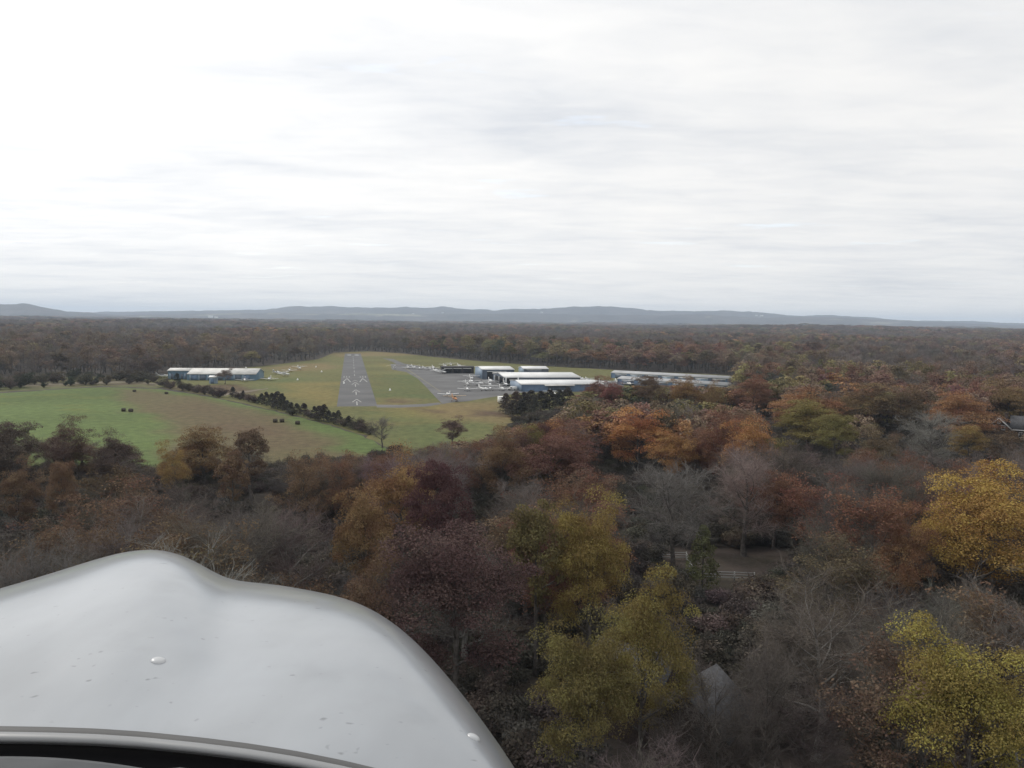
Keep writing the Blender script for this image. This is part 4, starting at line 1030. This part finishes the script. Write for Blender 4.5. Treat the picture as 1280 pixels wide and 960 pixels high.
def van(px, py, rz, label):
    root = empty('van', G(px, py), rz); tag(root, label, 'van')
    prof = [(-2.5, .35), (2.4, .35), (2.55, .9), (1.7, 1.1), (1.05, 2.0), (-2.4, 2.1), (-2.5, 1.2)]; mb = MB(); V = [(-.95, a, b) for a, b in prof] + [(.95, a, b) for a, b in prof]; k = len(prof)
    mb.add(V, [list(range(k))[::-1], list(range(k, 2 * k))] + [[i, (i + 1) % k, (i + 1) % k + k, i + k] for i in range(k)]); mb.build('body', WHITE, root)
    mb = MB(); slab(mb, [(-.8, 1.68, 1.17), (.8, 1.68, 1.17), (.8, 1.15, 1.93), (-.8, 1.15, 1.93)], -.03); mb.build('windscreen', GLASS, root)
    for s_ in (-1, 1):
        mb = MB(); box(mb, s_ * .955 - .01, s_ * .955 + .01, -.2, 1.1, 1.2, 1.8); mb.build('side_window', GLASS, root)
        for yy in (-1.6, 1.6): wheel(root, s_ * .86, yy, .35)
van(640.5, 487.8, R(70), 'white van parked at the lit-painted end of the blue hangar')
BALE = mat('dark_bale', (0.07, 0.06, 0.048), .95, .1, noise=(3, .4), bump=(8, .6))
for i, (px, py) in enumerate([(154.5, 514.2), (163.5, 514.8), (344, 528), (352.5, 527.8), (372, 530.5), (168, 489.8), (208, 492.6)]):
    mb = MB(); r = .58 if i > 4 else .66; prof = [(.1, -.72), (r * .75, -.74), (r * .93, -.68), (r, -.5), (r * 1.01, 0), (r, .5), (r * .93, .68), (r * .75, .74), (.1, .72)]
    revolve(mb, prof, 'x', 18); bm_ = mb; g = G(px, py); root = empty('hay_bale', g, random.uniform(-.5, .9)); body = bm_.build('body', BALE, root, True); body.location = (0, 0, r * .93)
    for q in (-.45, 0, .45):
        mb = MB(); revolve(mb, [(r * 1.012, q - .03), (r * 1.022, q), (r * 1.012, q + .03)], 'x', 18); w = mb.build('twine', mat('twine', (0.07, .06, .045), .9, .1), root); w.location = (0, 0, r * .93)
    tag(root, 'dark round hay bale lying on the green field', 'hay bale', 'round bales on the field')
for px, py in [(402, 465), (372, 475), (395, 459), (487.5, 488), (430, 479.5)]:
    root = empty('runway_marker', G(px, py)); tag(root, 'small white cone marker on the grass beside the runway', 'marker', 'white cone markers by the runway')
    mb = MB(); revolve(mb, [(.75, 0), (.72, .06), (.45, .1), (.4, .5), (.2, 1.0), (.08, 1.05)], 'z', 12); mb.build('cone', WHITE, root); mb = MB(); revolve(mb, [(.9, .0), (.9, .05), (.76, .055)], 'z', 12); mb.build('base', RUB, root)

# ------------------------------------------------------------------ airplanes
PW = mat('white_aircraft_paint', (0.74, 0.74, 0.73), .3, .5); PG = mat('grey_aircraft_paint', (0.36, 0.37, 0.39), .35, .5); PO = mat('orange_aircraft_paint', (0.50, 0.20, 0.055), .4, .5); PTAN = mat('tan_aircraft_paint', (0.55, 0.40, 0.24), .4, .5); PROP = mat('propeller_metal', (0.1, 0.1, 0.1), .4, .5)
def ell(y, w, zc, h, n=14, pw=2.4):
    a = np.arange(n) * 2 * math.pi / n; c, s_ = np.cos(a), np.sin(a)
    return np.stack([w / 2 * np.sign(c) * np.abs(c) ** (2 / pw), np.full(n, y), zc + h / 2 * np.sign(s_) * np.abs(s_) ** (2 / pw)], -1)
def wing_panel(mb, root_y, c0, c1, span, z0, z1, th, sweep=0.0):
    for s_ in (-1, 1):
        rings = []
        for t in (0, .5, .96, 1):
            c = c0 + (c1 - c0) * t; x = s_ * span / 2 * t; y = root_y - sweep * t; z = z0 + (z1 - z0) * t; h = th * (1 - .5 * t) * (.35 if t == 1 else 1)
            rings.append([(x, y + c * .5, z), (x, y + c * .3, z + h * .6), (x, y, z + h * .55), (x, y - c * .5, z), (x, y, z - h * .35), (x, y + c * .3, z - h * .4)])
        loft(mb, rings if s_ > 0 else [r[::-1] for r in rings])
def airplane_proto(low=True, paint=PW, wingp=None, name='airplane'):
    root = empty(name, (0, 0, 0)); wingp = wingp or paint
    mb = MB(); zf = 1.25 if low else 1.35
    secs = [(3.55, .28, zf, .28), (3.4, .7, zf, .66), (2.9, .98, zf, .9), (1.8, 1.08, zf + .05, 1.05), (1.0, 1.14, zf + .1, 1.2), (-.4, 1.12, zf + .1, 1.2), (-1.6, .82, zf + .1, .9), (-3.0, .42, zf + .2, .5), (-4.1, .2, zf + .26, .3)]
    loft(mb, [ell(*s_) for s_ in secs]); mb.build('fuselage', paint, root, True)
    mb = MB(); zc = zf + .66
    loft(mb, [ell(1.35, .9, zc - .12, .2), ell(.85, .98, zc, .62), ell(.1, 1.0, zc + .05, .74), ell(-.8, .9, zc, .6), ell(-1.7, .5, zc - .2, .2)]); mb.build('canopy', GLASS, root, True)
    if not low:
        mb = MB(); box(mb, -.5, .5, -.75, .75, zc + .02, zc + .36); mb.build('cabin_roof', wingp, root)
    mb = MB()
    if low: wing_panel(mb, .35, 1.75, 1.15, 10.4, .92, 1.42, .24)
    else: wing_panel(mb, .3, 1.62, 1.2, 10.8, zc + .42, zc + .58, .24)
    mb.build('wing', wingp, root)
    if not low:
        for s_ in (-1, 1): mb = MB(); bar(mb, (s_ * .5, .5, .95), (s_ * 2.9, .35, zc + .40), .08, .05); mb.build('wing_strut', paint, root)
    mb = MB(); wing_panel(mb, -3.75, .95, .7, 3.5, zf + .32, zf + .36, .1); mb.build('tailplane', wingp, root)
    mb = MB(); V = [(0, -2.7, zf + .4), (0, -4.25, zf + .3), (0, -4.5, zf + 1.75), (0, -3.75, zf + 1.75)]
    mb.add([(x + .05, y, z) for x, y, z in V] + [(x - .05, y, z) for x, y, z in V], [[0, 1, 2, 3], [7, 6, 5, 4]] + [[k, k + 4, (k + 1) % 4 + 4, (k + 1) % 4] for k in range(4)]); mb.build('fin', paint, root)
    mb = MB(); revolve(mb, [(.02, 3.95), (.14, 3.8), (.2, 3.57)][::-1], 'y', 10); sp = mb.build('spinner', wingp, root)
    mb = MB(); bar(mb, (-.95, 3.68, zf - .1), (.95, 3.68, zf + .1), .14, .05); mb.build('propeller', PROP, root); sp.location = (0, 0, zf)
    for x, y in ((-1.3, .1), (1.3, .1), (0, 2.6)):
        w = wheel(root, x, y, .24, .16); mb = MB(); bar(mb, (x, y, .24), (x * (.98 if low else .4), y, .98), .1, .1); mb.build('gear_leg', paint, root)
    return root
low0 = airplane_proto(True); high0 = airplane_proto(False); grey0 = airplane_proto(True, PG); orange0 = airplane_proto(False, PO, PTAN)
USED = set()
def park(proto, px, py, rz, label, group=None, s_=1.0):
    o = proto if proto.name not in USED else copy_tree(proto); USED.add(proto.name)
    g = G(px, py); o.location = g; o.rotation_euler = (0, 0, rz); o.scale = (s_,) * 3; tag(o, label, 'airplane', group)
    if not group and 'group' in o: del o['group']
    return o
FACE = AZR * -1 + math.pi                                        # nose towards the camera along the runway
park(low0, 306, 477.2, FACE + .1, 'white low-wing airplane facing out beside the long blue hangar')
park(low0, 337, 475.8, FACE - .1, 'white low-wing airplane on the grass past the end of the long blue hangar')
park(grey0, 347, 467.8, FACE + .8, 'grey low-wing airplane with white nose on the grass strip')
park(high0, 355, 470.2, FACE + 1.2, 'white high-wing airplane turned sideways on the grass strip')
park(low0, 362, 464.8, FACE, 'small white low-wing airplane on the grass by the woods edge', 'airplanes on the grass by the woods edge')
park(high0, 374, 462.2, FACE + .3, 'small white high-wing airplane on the grass by the woods edge', 'airplanes on the grass by the woods edge')
park(low0, 203, 472, FACE + 1.2, 'white low-wing airplane tucked at the far end of the long blue hangar')
park(low0, 560.5, 495.4, -AZR + .05, 'white low-wing airplane taxiing away, tail fin towards the woods')
park(orange0, 568, 501.6, FACE + .15, 'orange and tan high-wing airplane waiting at the taxiway corner')
for i, (px, py, pr, dr) in enumerate([(510, 461, low0, .1), (517, 460.4, high0, .3), (524.5, 461.8, low0, -.1), (534, 462.6, high0, .9), (541.5, 461, low0, .1), (544.5, 464.8, low0, .4), (556, 459, high0, .2), (563.5, 457.6, high0, 0), (574, 458.6, low0, .2)]):
    park(pr, px, py, FACE + dr, 'white parked airplane in the far line next to the dark shed', 'airplanes by the dark shed', .95)
park(high0, 551.5, 467.2, FACE + 1.0, 'white airplane at the corner of the dark shed, wing raised')
for i, (px, py, pr, dr) in enumerate([(589, 474.8, high0, .1), (589.5, 478.6, low0, 0), (583.5, 482, high0, .05), (584, 488.6, low0, -.1), (613, 478.2, low0, .1), (612, 483, high0, 0), (604.5, 488.4, low0, .5), (613, 487.9, high0, -.2), (627, 488.2, low0, .1), (632, 482.6, low0, .05), (596, 481.6, low0, 1.4)]):
    park(pr, px, py, FACE + dr, ('white high-wing' if pr is high0 else 'white low-wing') + ' airplane in the cluster before the large hangar door', ('high' if pr is high0 else 'low') + '-wing airplanes before the large hangar')
park(high0, 691, 495, FACE + .1, 'white airplane outside the blue hangar doors, partly behind trees')
for px, py, pr, dr in [(726, 475.5, low0, .3), (736, 478, high0, .2), (752.5, 480, low0, .1), (775, 480.2, high0, .4), (786, 481.8, low0, 0), (795, 481.4, high0, .2)]:
    park(pr, px, py, FACE + dr, 'white airplane seen between treetops beside the row hangars', 'airplanes by the row hangars')
def helicopter():
    root = empty('helicopter', G(493.3, 461.8), FACE - .1); tag(root, 'white helicopter with drooping rotor blades standing beside the taxiway', 'helicopter')
    mb = MB(); loft(mb, [ell(2.2, .3, 1.5, .4), ell(1.8, 1.2, 1.55, 1.2), ell(.9, 1.9, 1.7, 1.9), ell(-.4, 1.9, 1.75, 2.0), ell(-1.6, 1.2, 1.9, 1.3), ell(-2.4, .5, 2.1, .55)]); mb.build('body', PW, root, True)
    mb = MB(); loft(mb, [ell(2.24, .25, 1.7, .2), ell(1.86, 1.1, 1.9, .8), ell(1.1, 1.75, 2.05, 1.2), ell(.6, 1.5, 2.1, 1.0)]); mb.build('canopy', GLASS, root, True)
    mb = MB(); tube(mb, [(0, -2.2, 2.1), (0, -6.4, 2.4)], [.26, .12], 8); mb.build('tail_boom', PW, root); mb = MB(); box(mb, -.04, .04, -6.8, -6.1, 1.7, 3.4); mb.build('fin', PW, root)
    mb = MB(); bar(mb, (.12, -6.5, 1.8), (.12, -6.5, 3.2), .12, .03); mb.build('tail_rotor', PROP, root)
    mb = MB(); tube(mb, [(0, -.2, 2.6), (0, -.2, 3.5)], [.22, .12], 8); mb.build('mast', PG, root)
    for k in range(2):
        s_ = 1 if k else -1; mb = MB(); P = [Vector((s_ * 6.4 * t, -.2 + s_ * .9 * t, 3.45 - 0.95 * t * t)) for t in (0, .25, .5, .75, 1)]
        for a, b in zip(P, P[1:]): bar(mb, a, b, .36, .07)
        mb.build('rotor_blade', PTAN if k == 0 else PW, root)
    for s_ in (-1, 1):
        mb = MB(); tube(mb, [(s_ * 1.05, 1.9, .3), (s_ * 1.05, 1.5, .08), (s_ * 1.05, -1.6, .08)], .07, 6); bar(mb, (s_ * 1.05, .9, .1), (s_ * .6, .9, 1.0), .08, .08); bar(mb, (s_ * 1.05, -.9, .1), (s_ * .6, -.9, 1.0), .08, .08); mb.build('skid', PG, root)
helicopter()

# ------------------------------------------------------------------ the nose of our own airplane
def nose():
    from mathutils.bvhtree import BVHTree
    C0 = Vector((0, 0, CAM_H))
    root = empty('airplane_nose', C0); tag(root, 'white engine cowling of a light airplane below its windshield', 'airplane')
    # silhouette of the cowling: pixel and forward distance in metres
    S = [(-420, 905, 1.05), (-300, 850, 1.15), (-180, 800, 1.25), (-90, 763, 1.35), (0, 735.5, 1.45), (40, 724, 1.5), (80, 711.5, 1.55), (120, 699, 1.58), (150, 691, 1.6), (175, 687.3, 1.6), (198, 686.8, 1.6), (222, 692, 1.6), (243, 701, 1.6), (262, 712, 1.6), (280, 721.5, 1.62), (296, 726, 1.64), (320, 728.3, 1.64),
         (350, 731.5, 1.62), (385, 737.5, 1.58), (415, 743.5, 1.54), (445, 752.5, 1.49), (470, 764.5, 1.43), (495, 781, 1.37), (520, 802.5, 1.30), (548, 832, 1.22), (575, 864, 1.14), (600, 897, 1.06), (625, 932, 0.99), (648, 967, 0.93), (675, 1012, .86), (705, 1070, .78)]
    B = [(-420, 935, .80), (-300, 922, .80), (-180, 914, .80), (-90, 911, .80), (0, 910.5, .80), (60, 911.5, .80), (120, 913.5, .80), (180, 917.5, .80), (250, 924.5, .79), (310, 932, .78), (370, 941.5, .77), (430, 953.5, .76), (490, 968, .75), (560, 990, .73), (620, 1016, .71), (665, 1042, .70), (705, 1075, .69)]
    n = 180
    def res(T, n):
        T = np.array(T, float); d = np.concatenate([[0], np.cumsum(np.hypot(np.diff(T[:, 0]), np.diff(T[:, 1])))]); u = np.linspace(0, d[-1], n)
        # smooth resampling
        out = np.column_stack([np.interp(u, d, T[:, k]) for k in range(3)])
        for _ in range(3): out[1:-1] = .25 * out[:-2] + .5 * out[1:-1] + .25 * out[2:]
        return out
    s_ = res(S, n); b_ = res(B, n)
    V = []; rows = 26; back = 10
    P3 = lambda q: ray(q[0], q[1]) * q[2]
    for j in range(n):
        far = P3(s_[j]); nearp = P3(b_[j]); ctl = far * 0.80
        # the control point stays on the sight line through the silhouette: the skin rolls over there
        col = []
        for k in range(rows):
            t = (k / (rows - 1)); col.append(nearp * (1 - t) ** 2 + ctl * (2 * t * (1 - t)) + far * t * t)
        dirv = far.normalized(); L = 0.34
        dn = Vector((0, 0, -1))
        if s_[j][0] > 330: w = min(1, (s_[j][0] - 330) / 250); dn = Vector((0.35 * w, -.1 * w, -1)).normalized()
        for k in range(1, back + 1):
            t = k / back; an = t * math.pi / 2; col.append(far + dirv * (L * math.sin(an) * .75) + dn * (L * 1.25 * (1 - math.cos(an))))
        V.append(col)
    V = np.array(V); m_ = rows + back
    i = np.arange(n - 1)[:, None] * m_; j = np.arange(m_ - 1)[None, :]
    F = np.stack([i + j, i + m_ + j, i + m_ + j + 1, i + j + 1], -1).reshape(-1, 4)
    mb = MB(); mb.add(V.reshape(-1, 3), F)
    M = bpy.data.materials.new('cowling_paint'); M.use_nodes = True; nt = M.node_tree; bs = nt.nodes['Principled BSDF']
    tc = _n(nt, 'ShaderNodeTexCoord')
    def nz(scale, detail, lo, hi, a, b, vec=(1, 1, 1)):
        mp = _n(nt, 'ShaderNodeMapping'); mp.inputs['Scale'].default_value = vec; nt.links.new(tc.outputs['Object'], mp.inputs[0])
        q = _n(nt, 'ShaderNodeTexNoise'); q.inputs['Scale'].default_value = scale; q.inputs['Detail'].default_value = detail; nt.links.new(mp.outputs[0], q.inputs['Vector'])
        mr = _n(nt, 'ShaderNodeMapRange'); mr.inputs['From Min'].default_value = lo; mr.inputs['From Max'].default_value = hi; mr.inputs['To Min'].default_value = a; mr.inputs['To Max'].default_value = b
        nt.links.new(q.outputs[0], mr.inputs[0]); return mr.outputs[0]
    v = math_(nt, 'MULTIPLY', nz(3.2, 4, .35, .65, .82, 1.10, (1, .6, 1)), nz(11, 5, .35, .7, 1.05, .92, (1, .3, 1)))
    v = math_(nt, 'MULTIPLY', v, nz(70, 1, .73, .82, 1.0, .5))            # specks of oil and insects
    v = math_(nt, 'MULTIPLY', v, nz(9, 4, .60, .85, 1.0, .8))
    c = vmath(nt, 'SCALE', (0.275, 0.294, 0.316), scale_in=v); nt.links.new(c, bs.inputs['Base Color'])
    bs.inputs['Roughness'].default_value = .3; bs.inputs['Specular IOR Level'].default_value = .5; bs.inputs['Coat Weight'].default_value = .6; bs.inputs['Coat Roughness'].default_value = .12
    bp = _n(nt, 'ShaderNodeBump'); bp.inputs['Strength'].default_value = .12; bp.inputs['Distance'].default_value = .02; nt.links.new(nz(5, 2, .3, .7, 0, 1), bp.inputs['Height']); nt.links.new(bp.outputs[0], bs.inputs['Normal'])
    cw = mb.build('cowling', M, root, True)
    bv = BVHTree.FromPolygons([tuple(p) for p in V.reshape(-1, 3)], [tuple(int(x) for x in f) for f in F])
    RIV = mat('bright_fastener', (0.48, 0.49, 0.50), .35, .5, .1)
    for px, py, r in [(198, 826, .0085), (592, 922, .0075), (20, 800, .006), (420, 900, .005)][:2]:
        h, nn, _, _ = bv.ray_cast(Vector((0, 0, 0)), ray(px, py).normalized())
        if h is None: continue
        if nn.z < 0: nn = -nn
        mb = MB(); revolve(mb, [(r, 0), (r * .93, .0012), (r * .75, .0022), (r * .45, .003), (.0005, .0032)], 'z', 20); o = mb.build('fastener', RIV, cw, True); o.location = h; o.rotation_euler = nn.to_track_quat('Z', 'Y').to_euler()
    # lower edge of the windshield: rubber gasket, pale retaining strip, well coloured black for the shade in the gap, top of the glare shield
    def off(dy, t): return [P3((q[0], q[1] + dy, q[2] * t)) for q in b_]
    def band(rows_, name, m_2):
        A = np.array([[tuple(p) for p in r] for r in rows_]); k = A.shape[0]; nn_ = A.shape[1]
        i = np.arange(k - 1)[:, None] * nn_; j = np.arange(nn_ - 1)[None, :]; mb = MB(); mb.add(A.reshape(-1, 3), np.stack([i + j, i + j + 1, i + nn_ + j + 1, i + nn_ + j], -1).reshape(-1, 4)); return mb.build(name, m_2, root, True)
    GK = mat('rubber_gasket', (0.10, 0.10, 0.10), .6, .3); TR = mat('retaining_strip', (0.24, 0.245, 0.25), .4, .5)
    band([off(-2, 1.0), off(-3, .985), off(2, .978), off(5, .975)], 'gasket', GK)
    band([off(4, .974), off(5, .962), off(10, .955), off(15, .952), off(17, .955), off(19, .965)], 'retaining_strip', TR)
    BLK = mat('painted_well_shade', (0.008, 0.008, 0.009), .9, .1)
    band([off(17.5, .970), off(60, .93), off(120, .86)], 'defroster_well', BLK)
    GS = mat('glare_shield_vinyl', (0.055, 0.058, 0.062), .55, .3, noise=(40, .15))
    G1 = [(-420, 975, .60), (-200, 950, .60), (0, 945, .60), (60, 946, .60), (120, 951, .60), (180, 960, .60), (260, 975, .6), (400, 1010, .6), (560, 1060, .6), (705, 1130, .6)]
    g_ = res(G1, 60)
    band([[P3((q[0], q[1] + 14, q[2] + .01)) for q in g_], [P3((q[0], q[1] + 3, q[2])) for q in g_], [P3(q) for q in g_], [P3((q[0], q[1] + 3, q[2] * .97)) for q in g_], [P3((q[0], q[1] + 90, q[2] * .80)) for q in g_], [P3((q[0], q[1] + 220, q[2] * .65)) for q in g_]], 'glare_shield', GS)
    mb = MB(); p = P3((228, 975, .64)); loft(mb, [[(p.x + .030 * s * math.cos(a), p.y + h, p.z + .014 * s * math.sin(a) * 1.0) for a in np.arange(16) * 2 * math.pi / 16] for s, h in ((.5, .0), (.9, -.004), (1, -.012), (1, -.04), (.9, -.05))]); mb.build('defroster_nozzle', mat('grey_plastic', (.18, .18, .18), .5, .4), root, True)
nose()

# ------------------------------------------------------------------ the air
mb = MB(); box(mb, -17600, 17600, -17600, 17600, -1.2, 236); hz = mb.build('haze')
HM = bpy.data.materials.new('haze'); HM.use_nodes = True; nt = HM.node_tree; nt.nodes.clear(); ho = _n(nt, 'ShaderNodeOutputMaterial'); pv = _n(nt, 'ShaderNodeVolumePrincipled')
pv.inputs['Color'].default_value = (0.68, 0.82, 1.0, 1); pv.inputs['Density'].default_value = 9e-5; pv.inputs['Anisotropy'].default_value = 0.1
nt.links.new(pv.outputs[0], ho.inputs['Volume']); hz.data.materials.append(HM); tag(hz, 'thin blue autumn haze over the whole plain', 'haze', kind='stuff')
